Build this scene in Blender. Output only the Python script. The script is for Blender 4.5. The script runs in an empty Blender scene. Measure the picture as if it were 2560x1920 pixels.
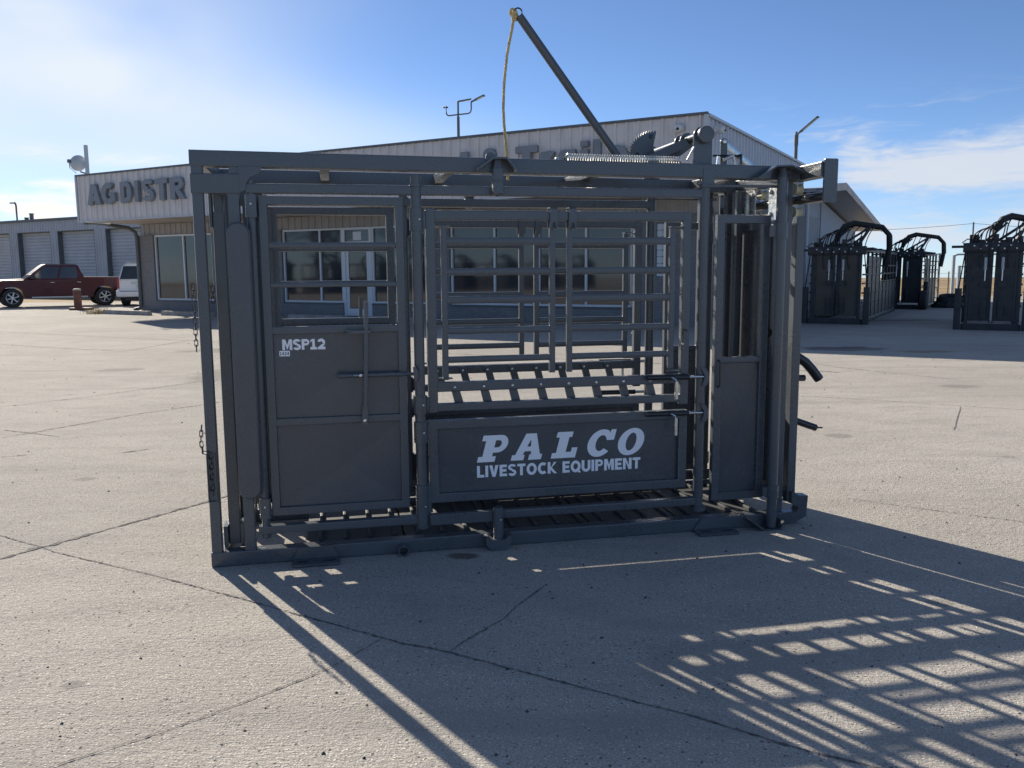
import bpy, bmesh, math, random
from mathutils import Vector, Matrix
R = math.radians
random.seed(7)
scn = bpy.context.scene
COL = scn.collection

# ------------------------------------------------------------------ camera
cam_d = bpy.data.cameras.new('camera'); cam = bpy.data.objects.new('camera', cam_d); COL.objects.link(cam)
cam_d.sensor_width = 36.0; cam_d.lens = 29.742; cam_d.clip_start = 0.05; cam_d.clip_end = 6000
pitch, roll = R(7.648), R(0.424)
fw = Vector((0, math.cos(pitch), -math.sin(pitch))); dn = Vector((0, -math.sin(pitch), -math.cos(pitch))); rt = Vector((1, 0, 0))
cr, sr = math.cos(roll), math.sin(roll)
ax = rt*cr + dn*sr; ay = -(dn*cr - rt*sr); az = -fw
M = Matrix.Identity(4)
for i in range(3):
    M[i][0], M[i][1], M[i][2] = ax[i], ay[i], az[i]
M[2][3] = 1.48
cam.matrix_world = M
scn.camera = cam

# ------------------------------------------------------------------ light
SUN_AZ, SUN_EL = R(-37.0), R(26.0)          # azimuth from +Y, towards -X
sun_dir = Vector((math.sin(SUN_AZ)*math.cos(SUN_EL), math.cos(SUN_AZ)*math.cos(SUN_EL), math.sin(SUN_EL)))
sd = bpy.data.lights.new('sun', 'SUN'); sd.energy = 4.6; sd.angle = R(0.55); sd.color = (1.0, 0.91, 0.78)
so = bpy.data.objects.new('sun', sd); COL.objects.link(so)
so.rotation_euler = (-sun_dir).to_track_quat('-Z', 'Y').to_euler()
so.location = sun_dir*60
scn.view_settings.view_transform = 'Standard'; scn.view_settings.look = 'None'
scn.view_settings.gamma = 1.0; scn.view_settings.exposure = 0.85
scn.view_settings.use_curve_mapping = False
scn.cycles.max_bounces = 6; scn.cycles.diffuse_bounces = 3; scn.cycles.glossy_bounces = 3
scn.cycles.use_denoising = True

class NT:
    def __init__(s, tree): s.t = tree
    def n(s, typ, **kw):
        nd = s.t.nodes.new(typ)
        for k, v in kw.items():
            setattr(nd, k, v)
        return nd
    def l(s, a, b): s.t.links.new(a, b)
    def val(s, sock, v):
        if hasattr(v, 'is_output') and v.is_output: s.l(v, sock)
        else: sock.default_value = v
    def math(s, op, a, b=None, c=None, clamp=False):
        nd = s.n('ShaderNodeMath', operation=op); nd.use_clamp = clamp
        s.val(nd.inputs[0], a)
        if b is not None: s.val(nd.inputs[1], b)
        if c is not None: s.val(nd.inputs[2], c)
        return nd.outputs[0]
    def noise(s, vec, scale, detail=4, rough=0.55, dist=0.0):
        nd = s.n('ShaderNodeTexNoise'); nd.inputs['Scale'].default_value = scale; nd.inputs['Detail'].default_value = detail
        nd.inputs['Roughness'].default_value = rough; nd.inputs['Distortion'].default_value = dist
        if vec is not None: s.l(vec, nd.inputs['Vector'])
        return nd.outputs['Fac']
    def ramp(s, fac, a, b, lo=0.0, hi=1.0, smooth=True):
        nd = s.n('ShaderNodeMapRange'); nd.interpolation_type = 'SMOOTHSTEP' if smooth else 'LINEAR'
        s.val(nd.inputs[0], fac); nd.inputs[1].default_value = a; nd.inputs[2].default_value = b
        nd.inputs[3].default_value = lo; nd.inputs[4].default_value = hi
        return nd.outputs[0]
    def mix(s, fac, a, b, blend='MIX'):
        nd = s.n('ShaderNodeMix', data_type='RGBA', blend_type=blend)
        s.val(nd.inputs['Factor'], fac)
        for k, v in (('A', a), ('B', b)):
            sock = [i for i in nd.inputs if i.name == k and i.type == 'RGBA'][0]
            if isinstance(v, tuple) and len(v) == 3: v = (*v, 1)
            s.val(sock, v)
        return [o for o in nd.outputs if o.type == 'RGBA'][0]
    def mapping(s, vec, scale=(1, 1, 1), rot=(0, 0, 0), loc=(0, 0, 0)):
        nd = s.n('ShaderNodeMapping'); s.l(vec, nd.inputs['Vector'])
        nd.inputs['Scale'].default_value = scale; nd.inputs['Rotation'].default_value = rot; nd.inputs['Location'].default_value = loc
        return nd.outputs[0]

# ------------------------------------------------------------------ sky
world = bpy.data.worlds.new('World'); scn.world = world; world.use_nodes = True
w = NT(world.node_tree); world.node_tree.nodes.clear()
out = w.n('ShaderNodeOutputWorld'); bg = w.n('ShaderNodeBackground'); w.l(bg.outputs[0], out.inputs[0])
sky = w.n('ShaderNodeTexSky', sky_type='NISHITA')
sky.sun_disc = False; sky.sun_elevation = SUN_EL; sky.sun_rotation = SUN_AZ
sky.air_density = 0.6; sky.dust_density = 0.1; sky.ozone_density = 4.0; sky.altitude = 600
tc = w.n('ShaderNodeTexCoord'); dirv = tc.outputs['Generated']
sep = w.n('ShaderNodeSeparateXYZ'); w.l(dirv, sep.inputs[0])
azn = w.math('MULTIPLY', w.math('ARCTAN2', sep.outputs[0], sep.outputs[1]), 57.2958)
eln = w.math('MULTIPLY', w.math('ARCSINE', sep.outputs[2]), 57.2958)
comb = w.n('ShaderNodeCombineXYZ'); w.l(azn, comb.inputs[0]); w.l(eln, comb.inputs[1])
ae = comb.outputs[0]
def blob(a, e, sa, se, amp, slope=0.0):
    da = w.math('SUBTRACT', azn, a)
    de = w.math('SUBTRACT', w.math('SUBTRACT', eln, e), w.math('MULTIPLY', da, slope))
    q = w.math('ADD', w.math('POWER', w.math('DIVIDE', w.math('ABSOLUTE', da), sa), 2.0), w.math('POWER', w.math('DIVIDE', w.math('ABSOLUTE', de), se), 2.0))
    return w.math('MULTIPLY', w.math('EXPONENT', w.math('MULTIPLY', q, -1.0)), amp)
def add(*xs):
    r = xs[0]
    for x in xs[1:]: r = w.math('ADD', r, x)
    return r
# thin veil of cirrus towards the sun, brighter the nearer it is to it
dotn = w.n('ShaderNodeVectorMath', operation='DOT_PRODUCT'); w.l(dirv, dotn.inputs[0]); dotn.inputs[1].default_value = sun_dir
ang = w.math('MULTIPLY', w.math('ARCCOSINE', dotn.outputs['Value']), 57.2958)
veil_n = w.noise(w.mapping(ae, scale=(0.05, 0.13, 1), rot=(0, 0, R(-12))), 1.0, 3, 0.5, 0.6)
veil = w.math('MULTIPLY', w.ramp(ang, 33, 8), w.ramp(veil_n, 0.2, 0.75, 0.35, 1.0))
patch = add(blob(-28, 11.0, 10.5, 4.6, 0.66, -0.10), blob(-15, 9.0, 9.5, 2.8, 0.42, -0.16), blob(-24.5, 6.9, 8, 0.7, .22, -0.05), blob(-6, 7.6, 9, 2.6, 0.22, -0.1))
patch = w.math('MULTIPLY', patch, w.ramp(veil_n, 0.15, 0.7, 0.75, 1.1))
# cirrus and low cloud banks
fine = w.noise(w.mapping(ae, scale=(0.16, 0.75, 1), rot=(0, 0, R(8))), 1.0, 5, 0.62, 1.2)
wisp = w.noise(w.mapping(ae, scale=(0.22, 1.0, 1), rot=(0, 0, R(-42))), 1.0, 4, 0.6, 0.9)
bank = add(blob(24.5, 5.6, 5.5, 1.15, 0.95), blob(31, 6.0, 5.5, 1.7, 0.95), blob(26, 2.2, 8.5, 1.15, 0.75), blob(22, 7.6, 1.6, 1.3, 0.40),
           blob(-28.5, 3.9, 5.0, 0.95, 1.0), blob(-26.3, 5.2, 2.6, 0.35, 0.6), blob(-26, 6.9, 6, 0.6, 0.4), blob(8, 2.0, 14, 0.8, 0.35))
gate = w.math('MULTIPLY', bank, 2.4, clamp=True)
bank = w.ramp(w.math('ADD', bank, w.math('MULTIPLY', gate, w.math('MULTIPLY', w.math('ADD', w.math('MULTIPLY', w.math('SUBTRACT', fine, 0.5), 0.9), w.math('MULTIPLY', w.math('SUBTRACT', wisp, 0.5), 1.0)), 1.6))), 0.12, 1.08, 0.0, 0.88)
high = w.math('MULTIPLY', w.ramp(wisp, 0.52, 0.80, 0.0, 0.55), w.math('MULTIPLY', w.ramp(eln, 3, 6), w.ramp(eln, 11.5, 8)))
high = w.math('MULTIPLY', high, w.ramp(azn, 10, 22))
# broken cirrus added over the unseen upper sky to lift the fill light
cov = w.noise(dirv, 1.7, 4, 0.6, 1.0)
upper = w.math('MULTIPLY', w.ramp(cov, 0.40, 0.70, 0.0, 0.45), w.ramp(eln, 18, 36))
high = w.math('MAXIMUM', high, upper)
warm = w.ramp(ang, 60, 20)
cloudc = w.mix(warm, (4.9, 5.2, 5.7), (7.6, 7.0, 6.1))
hz = w.ramp(eln, 10, -1, 0.0, 0.34)
skyc = w.mix(hz, sky.outputs[0], (3.2, 3.8, 4.7))
c1 = w.mix(w.math('ADD', w.math('MULTIPLY', veil, 0.65), patch, clamp=True), skyc, (5.6, 6.1, 6.6))
c2 = w.mix(high, c1, (4.4, 4.9, 5.7))
c3 = w.mix(bank, c2, cloudc)
w.l(c3, bg.inputs['Color']); bg.inputs['Strength'].default_value = 0.082
world.cycles.sampling_method = 'MANUAL'; world.cycles.sample_map_resolution = 512

# ------------------------------------------------------------------ mesh helpers
def rrect(a, b, r, k=2):
    a, b = a/2, b/2; r = max(min(r, a*0.98, b*0.98), 1e-5); pts = []
    for cx, cy, s in ((a-r, b-r, 0), (-a+r, b-r, 90), (-a+r, -b+r, 180), (a-r, -b+r, 270)):
        for i in range(k+1):
            t = R(s + 90*i/k); pts.append((cx+r*math.cos(t), cy+r*math.sin(t)))
    return pts

class B:
    def __init__(s, f=None): s.v = []; s.F = []; s.f = f
    def add(s, vs, fs):
        o = len(s.v)
        s.v += [tuple(s.f(p)) if s.f else tuple(p) for p in vs]
        s.F += [[i+o for i in f] for f in fs]
        return s
    def loft(s, rings, caps=True, closed=False):
        n = len(rings[0]); vs = [p for r in rings for p in r]; fs = []
        m = len(rings)
        for j in range(m if closed else m-1):
            k = (j+1) % m
            for i in range(n):
                i2 = (i+1) % n
                fs.append([j*n+i, j*n+i2, k*n+i2, k*n+i])
        if caps and not closed:
            fs.append(list(range(n))[::-1]); fs.append([(m-1)*n+i for i in range(n)])
        return s.add(vs, fs)
    def box(s, x0, x1, y0, y1, z0, z1):
        return s.add([(x, y, z) for x in (x0, x1) for y in (y0, y1) for z in (z0, z1)],
                     [[0, 1, 3, 2], [4, 6, 7, 5], [0, 4, 5, 1], [2, 3, 7, 6], [0, 2, 6, 4], [1, 5, 7, 3]])
    def rbox(s, x0, x1, y0, y1, z0, z1, axis='x', r=0.006, k=2):
        cx, cy, cz = (x0+x1)/2, (y0+y1)/2, (z0+z1)/2
        if axis == 'x': return s.loft([[(x, cy+p[0], cz+p[1]) for p in rrect(y1-y0, z1-z0, r, k)] for x in (x0, x1)])
        if axis == 'y': return s.loft([[(cx+p[0], y, cz+p[1]) for p in rrect(x1-x0, z1-z0, r, k)] for y in (y0, y1)])
        return s.loft([[(cx+p[0], cy+p[1], z) for p in rrect(x1-x0, y1-y0, r, k)] for z in (z0, z1)])
    @staticmethod
    def frame(d, up=(0, 0, 1)):
        d = Vector(d).normalized(); u = Vector(up)
        if abs(d.dot(u)) > 0.98: u = Vector((1, 0, 0))
        a = d.cross(u).normalized(); b = a.cross(d).normalized()
        return a, b
    def bar(s, p0, p1, wd, ht, r=0.004, up=(0, 0, 1), k=2):
        p0, p1 = Vector(p0), Vector(p1); a, b = s.frame(p1-p0, up)
        return s.loft([[p+a*q[0]+b*q[1] for q in rrect(wd, ht, r, k)] for p in (p0, p1)])
    def cyl(s, p0, p1, r, n=16, r2=None):
        p0, p1 = Vector(p0), Vector(p1); a, b = s.frame(p1-p0); r2 = r if r2 is None else r2
        return s.loft([[p+(a*math.cos(2*math.pi*i/n)+b*math.sin(2*math.pi*i/n))*q for i in range(n)] for p, q in ((p0, r), (p1, r2))])
    def hollow(s, p0, p1, r, ri, n=16):
        p0, p1 = Vector(p0), Vector(p1); a, b = s.frame(p1-p0)
        ring = lambda p, q: [p+(a*math.cos(2*math.pi*i/n)+b*math.sin(2*math.pi*i/n))*q for i in range(n)]
        return s.loft([ring(p0, r), ring(p1, r), ring(p1, ri), ring(p0, ri)], closed=True)
    def path(s, pts, r, n=8, caps=True, closed=False):
        pts = [Vector(p) for p in pts]; rings = []; m = len(pts); a = None
        rr = r if callable(r) else (lambda t: r)
        for i, p in enumerate(pts):
            if closed: d = pts[(i+1) % m]-pts[i-1]
            else: d = pts[min(i+1, m-1)]-pts[max(i-1, 0)]
            d.normalize()
            if a is None: a, b = s.frame(d)
            else:
                a = (a-d*a.dot(d)).normalized(); b = d.cross(a)
            q = rr(i/max(m-1, 1))
            rings.append([p+(a*math.cos(2*math.pi*j/n)+b*math.sin(2*math.pi*j/n))*q for j in range(n)])
        return s.loft(rings, caps, closed)
    def prism(s, poly, a0, a1, axis='y'):
        mk = {'y': lambda p, a: (p[0], a, p[1]), 'x': lambda p, a: (a, p[0], p[1]), 'z': lambda p, a: (p[0], p[1], a)}[axis]
        return s.loft([[mk(p, a0) for p in poly], [mk(p, a1) for p in poly]])
    def lathe(s, prof, p0, d, n=20):
        p0 = Vector(p0); d = Vector(d).normalized(); a, b = s.frame(d)
        return s.loft([[p0+d*h+(a*math.cos(2*math.pi*i/n)+b*math.sin(2*math.pi*i/n))*max(r, 1e-4) for i in range(n)] for r, h in prof])
    def bolt(s, p, d, r=0.009, h=0.006):
        return s.lathe([(r*1.0, 0), (r, h*0.55), (r*0.75, h*0.9), (r*0.3, h)], p, d, 10)
    def quad(s, a, b, c, d): return s.add([a, b, c, d], [[0, 1, 2, 3]])

def finish(me, ang=32):
    bm = bmesh.new(); bm.from_mesh(me); bmesh.ops.recalc_face_normals(bm, faces=bm.faces); bm.to_mesh(me); bm.free()
    for p in me.polygons: p.use_smooth = True
    me.set_sharp_from_angle(angle=R(ang))
def mesh(name, b, mat, ang=32):
    me = bpy.data.meshes.new(name); me.from_pydata(b.v, [], b.F); me.update(); finish(me, ang)
    if mat: me.materials.append(mat)
    return me
def link(name, data, parent=None):
    o = bpy.data.objects.new(name, data); COL.objects.link(o)
    if parent: o.parent = parent
    return o
def obj(name, b, mat, parent=None, ang=32, label=None):
    o = link(name, mesh(name, b, mat, ang), parent)
    if label: o['label'] = label
    return o
def tag(o, label=None, cat=None, group=None, kind=None):
    if label: o['label'] = label
    if cat: o['category'] = cat
    if group: o['group'] = group
    if kind: o['kind'] = kind
    return o
def thing(name, label, cat, loc=(0, 0, 0), rz=0.0, group=None):
    o = bpy.data.objects.new(name, None); COL.objects.link(o); o.empty_display_size = 0.2
    o.location = loc; o.rotation_euler = (0, 0, rz)
    return tag(o, label, cat, group)
def copy_tree(o, parent=None):
    c = o.copy(); COL.objects.link(c); c.parent = parent
    for ch in o.children: copy_tree(ch, c)
    return c
def shape2d(polys):
    """flat filled outline (with holes) as triangles in 2-D"""
    cu = bpy.data.curves.new('outline', 'CURVE'); cu.dimensions = '2D'; cu.fill_mode = 'BOTH'
    for po in polys:
        sp = cu.splines.new('POLY'); sp.points.add(len(po)-1); sp.use_cyclic_u = True
        for q, p in zip(sp.points, po): q.co = (p[0], p[1], 0, 1)
    return cu_mesh(cu)
def cu_mesh(cu):
    t = bpy.data.objects.new('tmp', cu); COL.objects.link(t)
    dg = bpy.context.evaluated_depsgraph_get(); dg.update()
    me = bpy.data.meshes.new_from_object(t.evaluated_get(dg))
    vs = [tuple(v.co) for v in me.vertices]; fs = [list(p.vertices) for p in me.polygons]
    bpy.data.objects.remove(t); bpy.data.meshes.remove(me); bpy.data.curves.remove(cu)
    return vs, fs
def text2d(txt, bold=0.0, ext=0.0, spacing=1.0):
    cu = bpy.data.curves.new('txt', 'FONT'); cu.body = txt; cu.offset = bold; cu.extrude = ext; cu.space_character = spacing
    cu.resolution_u = 5
    return cu_mesh(cu)
def st_bar(p, q, t):
    d = Vector((q[0]-p[0], q[1]-p[1])).normalized(); n = Vector((-d.y, d.x))*t/2
    return [(p[0]+n.x, p[1]+n.y), (q[0]+n.x, q[1]+n.y), (q[0]-n.x, q[1]-n.y), (p[0]-n.x, p[1]-n.y)]
def st_arc(cx, cy, rx, ry, a0, a1, t, n=16):
    o = [(cx+rx*math.cos(R(a0+(a1-a0)*i/n)), cy+ry*math.sin(R(a0+(a1-a0)*i/n))) for i in range(n+1)]
    return o+[(cx+(rx-t)*math.cos(R(a0+(a1-a0)*i/n)), cy+(ry-t)*math.sin(R(a0+(a1-a0)*i/n))) for i in range(n, -1, -1)]
def glyph(c, t=0.25, w=0.8):
    """bold sans capital, cap height 1: list of simple polygons and the advance width"""
    V = lambda x, z0=0.0, z1=1.0: [(x, z0), (x+t, z0), (x+t, z1), (x, z1)]
    Hb = lambda z, x0, x1: [(x0, z), (x1, z), (x1, z+t*0.9), (x0, z+t*0.9)]
    h = t*0.9
    if c == 'I': return [V(0)], t
    if c == 'L': return [V(0), Hb(0, t, w*0.78)], w*0.78
    if c == 'E': return [V(0), Hb(0, t, w*0.80), Hb(0.5-h/2, t, w*0.74), Hb(1-h, t, w*0.80)], w*0.80
    if c == 'F': return [V(0), Hb(0.46-h/2, t, w*0.74), Hb(1-h, t, w*0.80)], w*0.80
    if c == 'T': return [V(w*0.45-t/2, 0, 1-h), Hb(1-h, 0, w*0.9)], w*0.9
    if c == 'V': return [[(0, 1), (t*1.12, 1), (w/2+0.02, 0.28), (w/2+0.02, 0), (w/2-t*0.55, 0)], [(w, 1), (w-t*1.12, 1), (w/2-0.02, 0.28), (w/2-0.02, 0), (w/2+t*0.55, 0)]], w
    if c == 'A': return [[(0, 0), (t*1.08, 0), (w/2+0.02, 0.72), (w/2+0.02, 1), (w/2-t*0.55, 1)], [(w, 0), (w-t*1.08, 0), (w/2-0.02, 0.72), (w/2-0.02, 1), (w/2+t*0.55, 1)], Hb(0.18, w*0.26, w*0.74)], w
    if c == 'M': return [V(0), V(w*1.12-t), [(t*0.5, 1), (t*1.2, 1), (w*0.56+0.03, 0.38), (w*0.56+0.03, 0.06), (w*0.56-0.03, 0.06)], [(w*1.12-t*0.5, 1), (w*1.12-t*1.2, 1), (w*0.56-0.03, 0.38), (w*0.56-0.03, 0.06), (w*0.56+0.03, 0.06)]], w*1.12
    if c == 'N': return [V(0), V(w-t), [(t*0.4, 1), (t*1.1, 1), (w-t*0.4, 0), (w-t*1.1, 0)]], w
    if c == 'K': return [V(0), [(t*0.8, 0.36), (w*0.68, 1), (w, 1), (t*0.8, 0.62-0.36+0.06)], [(w*0.36, 0.62), (w*0.20, 0.42), (w*0.70, 0), (w*1.03, 0)]], w
    if c in 'OQ':
        g = [st_arc(w*0.56, 0.5, w*0.56, 0.52, 0, 180, t, 20), st_arc(w*0.56, 0.5, w*0.56, 0.52, 180, 360, t, 20)]
        if c == 'Q': g.append(st_bar((w*0.66, 0.30), (w*1.06, -0.04), t*0.7))
        return g, w*1.12
    if c == 'C': return [st_arc(w*0.56, 0.5, w*0.56, 0.52, 48, 312, t, 26)], w*0.98
    if c == 'G': return [st_arc(w*0.56, 0.5, w*0.56, 0.52, 48, 318, t, 26), [(w*0.60, 0.36), (w*1.10, 0.36), (w*1.10, 0.36+h*0.7), (w*0.60, 0.36+h*0.7)], [(w*1.10-t*0.9, 0.10), (w*1.10, 0.10), (w*1.10, 0.37), (w*1.10-t*0.9, 0.37)]], w*1.10
    if c == 'U': return [V(0, 0.36), V(w-t, 0.36), st_arc(w/2, 0.38, w/2, 0.40, 180, 360, t, 16)], w
    if c == 'D': return [V(0), [(t, 0), (w*0.45, 0), (w*0.45, h), (t, h)], [(t, 1-h), (w*0.45, 1-h), (w*0.45, 1), (t, 1)], st_arc(w*0.45, 0.5, w*0.52, 0.5, -90, 90, h, 16)], w*0.97
    if c in 'PR':
        g = [V(0), [(t, 0.40), (w*0.5, 0.40), (w*0.5, 0.40+h*0.85), (t, 0.40+h*0.85)], [(t, 1-h), (w*0.5, 1-h), (w*0.5, 1), (t, 1)], st_arc(w*0.5, 0.70, w*0.38, 0.30, -90, 90, h*0.88, 14)]
        if c == 'R': g.append([(w*0.30, 0.44), (w*0.60, 0.44), (w*0.96, 0), (w*0.62, 0)])
        return g, w*(0.9 if c == 'P' else 0.96)
    if c == 'S': return [st_arc(w*0.45, 0.735, w*0.45, 0.285, 20, 275, t*0.86, 18), st_arc(w*0.45, 0.275, w*0.45, 0.295, -160, 95, t*0.86, 18)], w*0.9
    if c == '1': return [V(w*0.22), [(0, 0.70), (w*0.24, 0.80), (w*0.24, 1), (0.02, 0.88)], Hb(0, 0.0, w*0.22+0.0), [(w*0.22+t, 0), (w*0.22+t*1.7, 0), (w*0.22+t*1.7, h), (w*0.22+t, h)]], w*0.22+t*1.7
    if c == '2': return [st_arc(w*0.44, 0.66, w*0.44, 0.36, -35, 165, t, 18), [(0, 0), (w*0.42, 0.02), (w*0.84, 0.48), (w*0.55, 0.52), (0, 0.16)], Hb(0, w*0.1, w*0.9)], w*0.9
    if c == '4': return [V(w*0.52), [(0, 0.22), (w*1.0, 0.22), (w*1.0, 0.22+h*0.8), (0, 0.22+h*0.8)], [(0, 0.30), (t*1.0, 0.30), (w*0.62, 1), (w*0.52, 1)]], w
    if c == 'l': return [V(0)], t
    if c == 'i': return [V(0, 0, 0.72), V(0, 0.80, 1.0)], t
    if c == 'r': return [V(0, 0, 0.72), st_arc(w*0.46, 0.36, w*0.42, 0.38, 55, 150, t, 10)], w*0.66
    if c == 'a': return [st_arc(w*0.38, 0.36, w*0.38, 0.38, 0, 180, t, 14), st_arc(w*0.38, 0.36, w*0.38, 0.38, 180, 360, t, 14), V(w*0.76-t*0.6, 0, 0.72)], w*0.86
    if c == 'd': return [st_arc(w*0.38, 0.36, w*0.38, 0.38, 0, 180, t, 14), st_arc(w*0.38, 0.36, w*0.38, 0.38, 180, 360, t, 14), V(w*0.76-t*0.6, 0, 1.0)], w*0.86
    if c == 'e': return [st_arc(w*0.40, 0.36, w*0.40, 0.38, 0, 310, t*0.85, 24), [(t*0.5, 0.30), (w*0.78, 0.30), (w*0.78, 0.44), (t*0.5, 0.44)]], w*0.8
    if c == '&': return [st_arc(w*0.42, 0.76, w*0.28, 0.26, 0, 360, t*0.7, 22), st_arc(w*0.40, 0.28, w*0.42, 0.30, 60, 350, t*0.8, 22), [(w*0.20, 0.72), (w*0.42, 0.72), (w*1.02, 0), (w*0.74, 0)]], w*1.02
    return [], w*0.42
def typeset(txt, x0, x1, z0, z1, gap=0.10, t=0.25, w=0.8):
    gl = []; x = 0.0
    for c in txt:
        g, adv = glyph(c, t, w); gl.append((c, [[(px+x, pz) for px, pz in po] for po in g])); x += adv+gap
    tot = x-gap; k = (x1-x0)/tot; kz = z1-z0
    return [(c, [[(x0+px*k, z0+pz*kz) for px, pz in po] for po in g]) for c, g in gl]
def decal(b, polys, y, step=0.00006):
    for i, po in enumerate(polys):
        vs, fs = shape2d([po]); b.add([(v[0], y-step*(i % 7), v[1]) for v in vs], fs)
def fit(vs, x0, x1, z0, z1, keep=None):
    xs = [v[0] for v in vs]; ys = [v[1] for v in vs]
    a, b, c, d = min(xs), max(xs), min(ys), max(ys)
    return [(x0+(v[0]-a)/(b-a)*(x1-x0), v[2], z0+(v[1]-c)/(d-c)*(z1-z0)) for v in vs]

# ------------------------------------------------------------------ materials
def mat(name, base, rough=0.5, metal=0.0, spec=0.5, vary=0.0, vscale=3.0, bump=0.0, bscale=60.0, rvary=0.0, coat=0.0):
    m = bpy.data.materials.new(name); m.use_nodes = True; t = NT(m.node_tree)
    p = m.node_tree.nodes['Principled BSDF']
    p.inputs['Roughness'].default_value = rough; p.inputs['Metallic'].default_value = metal
    p.inputs['Specular IOR Level'].default_value = spec; p.inputs['Coat Weight'].default_value = coat
    p.inputs['Base Color'].default_value = (*base, 1)
    tc = t.n('ShaderNodeTexCoord').outputs['Object']
    if vary:
        nz = t.noise(tc, vscale, 6, 0.6)
        lo = tuple(c*(1-vary) for c in base); hi = tuple(min(1, c*(1+vary)) for c in base)
        t.l(t.mix(t.ramp(nz, 0.3, 0.7), lo, hi), p.inputs['Base Color'])
    if rvary:
        t.l(t.ramp(t.noise(tc, vscale*2.3, 5, 0.6), 0.3, 0.7, rough-rvary, rough+rvary), p.inputs['Roughness'])
    if bump:
        bn = t.n('ShaderNodeBump'); bn.inputs['Strength'].default_value = bump; bn.inputs['Distance'].default_value = 0.01
        t.l(t.noise(tc, bscale, 4, 0.6), bn.inputs['Height']); t.l(bn.outputs[0], p.inputs['Normal'])
    return m
def paint_mat(name, base, rough, bump, bscale):
    """semi-gloss powder coat with a thin film of dust, smudges and fine scuffs"""
    m = bpy.data.materials.new(name); m.use_nodes = True; t = NT(m.node_tree); p = m.node_tree.nodes['Principled BSDF']
    tc = t.n('ShaderNodeTexCoord').outputs['Object']
    smudge = t.noise(tc, 2.1, 4, 0.62, 0.5); fine = t.noise(tc, 42, 3, 0.7)
    scuff = t.noise(t.mapping(tc, scale=(9, 9, 130), rot=(0.3, 0.5, 0.2)), 1.0, 3, 0.6)
    dark = tuple(c*0.90 for c in base); dust = tuple(min(1, c*1.25+0.012) for c in base)
    col = t.mix(t.ramp(smudge, 0.30, 0.68), dark, base)
    col = t.mix(t.math('MULTIPLY', t.ramp(smudge, 0.50, 0.72, 0, 0.35), t.ramp(fine, 0.40, 0.66)), col, dust)
    col = t.mix(t.ramp(scuff, 0.72, 0.78, 0, 0.22), col, tuple(c*2.2 for c in base))
    t.l(col, p.inputs['Base Color'])
    t.l(t.math('ADD', t.ramp(smudge, 0.3, 0.7, rough-0.06, rough+0.07), t.ramp(fine, 0.35, 0.7, 0, 0.06)), p.inputs['Roughness'])
    p.inputs['Specular IOR Level'].default_value = 0.5
    bn = t.n('ShaderNodeBump'); bn.inputs['Strength'].default_value = bump; bn.inputs['Distance'].default_value = 0.01
    t.l(t.noise(tc, bscale, 3, 0.6), bn.inputs['Height']); t.l(bn.outputs[0], p.inputs['Normal'])
    return m
paint = paint_mat('charcoal_powder_coat', (0.084, 0.095, 0.107), 0.27, 0.006, 90)
paint_sheet = paint_mat('charcoal_sheet_steel', (0.074, 0.082, 0.094), 0.25, 0.08, 2.8)
paint_floor = mat('worn_floor_paint', (0.055, 0.058, 0.062), 0.62, vary=0.3, vscale=5, bump=0.15, bscale=30)
paint_dark = mat('dark_equipment_paint', (0.020, 0.022, 0.026), 0.45, vary=0.25, vscale=3, rvary=0.1)
galv = mat('zinc_plated_steel', (0.55, 0.55, 0.53), 0.32, metal=0.9, vary=0.12, vscale=20, rvary=0.1)
chrome = mat('polished_rod', (0.50, 0.50, 0.50), 0.18, metal=1.0)
blackrod = mat('black_rod', (0.02, 0.022, 0.026), 0.22, vary=0.1)
rubber = mat('black_rubber', (0.018, 0.018, 0.02), 0.7, vary=0.2)
chainm = mat('dark_chain_steel', (0.10, 0.10, 0.11), 0.4, metal=0.7)
nylon = mat('cream_nylon', (0.55, 0.52, 0.36), 0.45)
vinyl = mat('white_vinyl_lettering', (0.86, 0.87, 0.90), 0.45)
ink = mat('black_print', (0.02, 0.02, 0.02), 0.5)
ropem = mat('yellow_rope', (0.58, 0.44, 0.19), 0.85, vary=0.25, vscale=60)
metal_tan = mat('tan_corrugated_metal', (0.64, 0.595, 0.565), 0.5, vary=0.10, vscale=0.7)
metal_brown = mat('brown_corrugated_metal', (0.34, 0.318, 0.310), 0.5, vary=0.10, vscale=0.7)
metal_side = mat('grey_corrugated_metal', (0.50, 0.52, 0.56), 0.42, vary=0.10, vscale=0.7)
metal_garage = mat('garage_grey_metal', (0.42, 0.45, 0.48), 0.5, vary=0.12, vscale=0.5)
garage_door_m = mat('garage_door_metal', (0.46, 0.49, 0.52), 0.5, vary=0.08, vscale=0.8)
trim_dark = mat('dark_trim', (0.11, 0.12, 0.125), 0.5, vary=0.15)
trim_light = mat('light_metal_trim', (0.50, 0.52, 0.53), 0.4, vary=0.05)
white_frame = mat('white_window_frame', (0.66, 0.69, 0.72), 0.4)
letterm = mat('grey_letter_face', (0.20, 0.22, 0.24), 0.5, vary=0.1)
soffit_m = mat('tan_soffit', (0.45, 0.40, 0.36), 0.6, vary=0.15, vscale=1.0)
roof_m = mat('roof_metal', (0.33, 0.35, 0.36), 0.45, vary=0.1)
glass_dark = mat('dark_window_glass', (0.035, 0.040, 0.046), 0.045, spec=0.9, vary=0.25, vscale=0.7)
red_paint = mat('maroon_car_paint', (0.055, 0.003, 0.012), 0.30, spec=0.25, coat=0.25)
white_paint = mat('white_car_paint', (0.72, 0.73, 0.74), 0.28, coat=0.5)
tyre_m = mat('tyre_rubber', (0.022, 0.022, 0.023), 0.75)
rim_m = mat('alloy_rim', (0.45, 0.46, 0.47), 0.3, metal=0.8)
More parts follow.
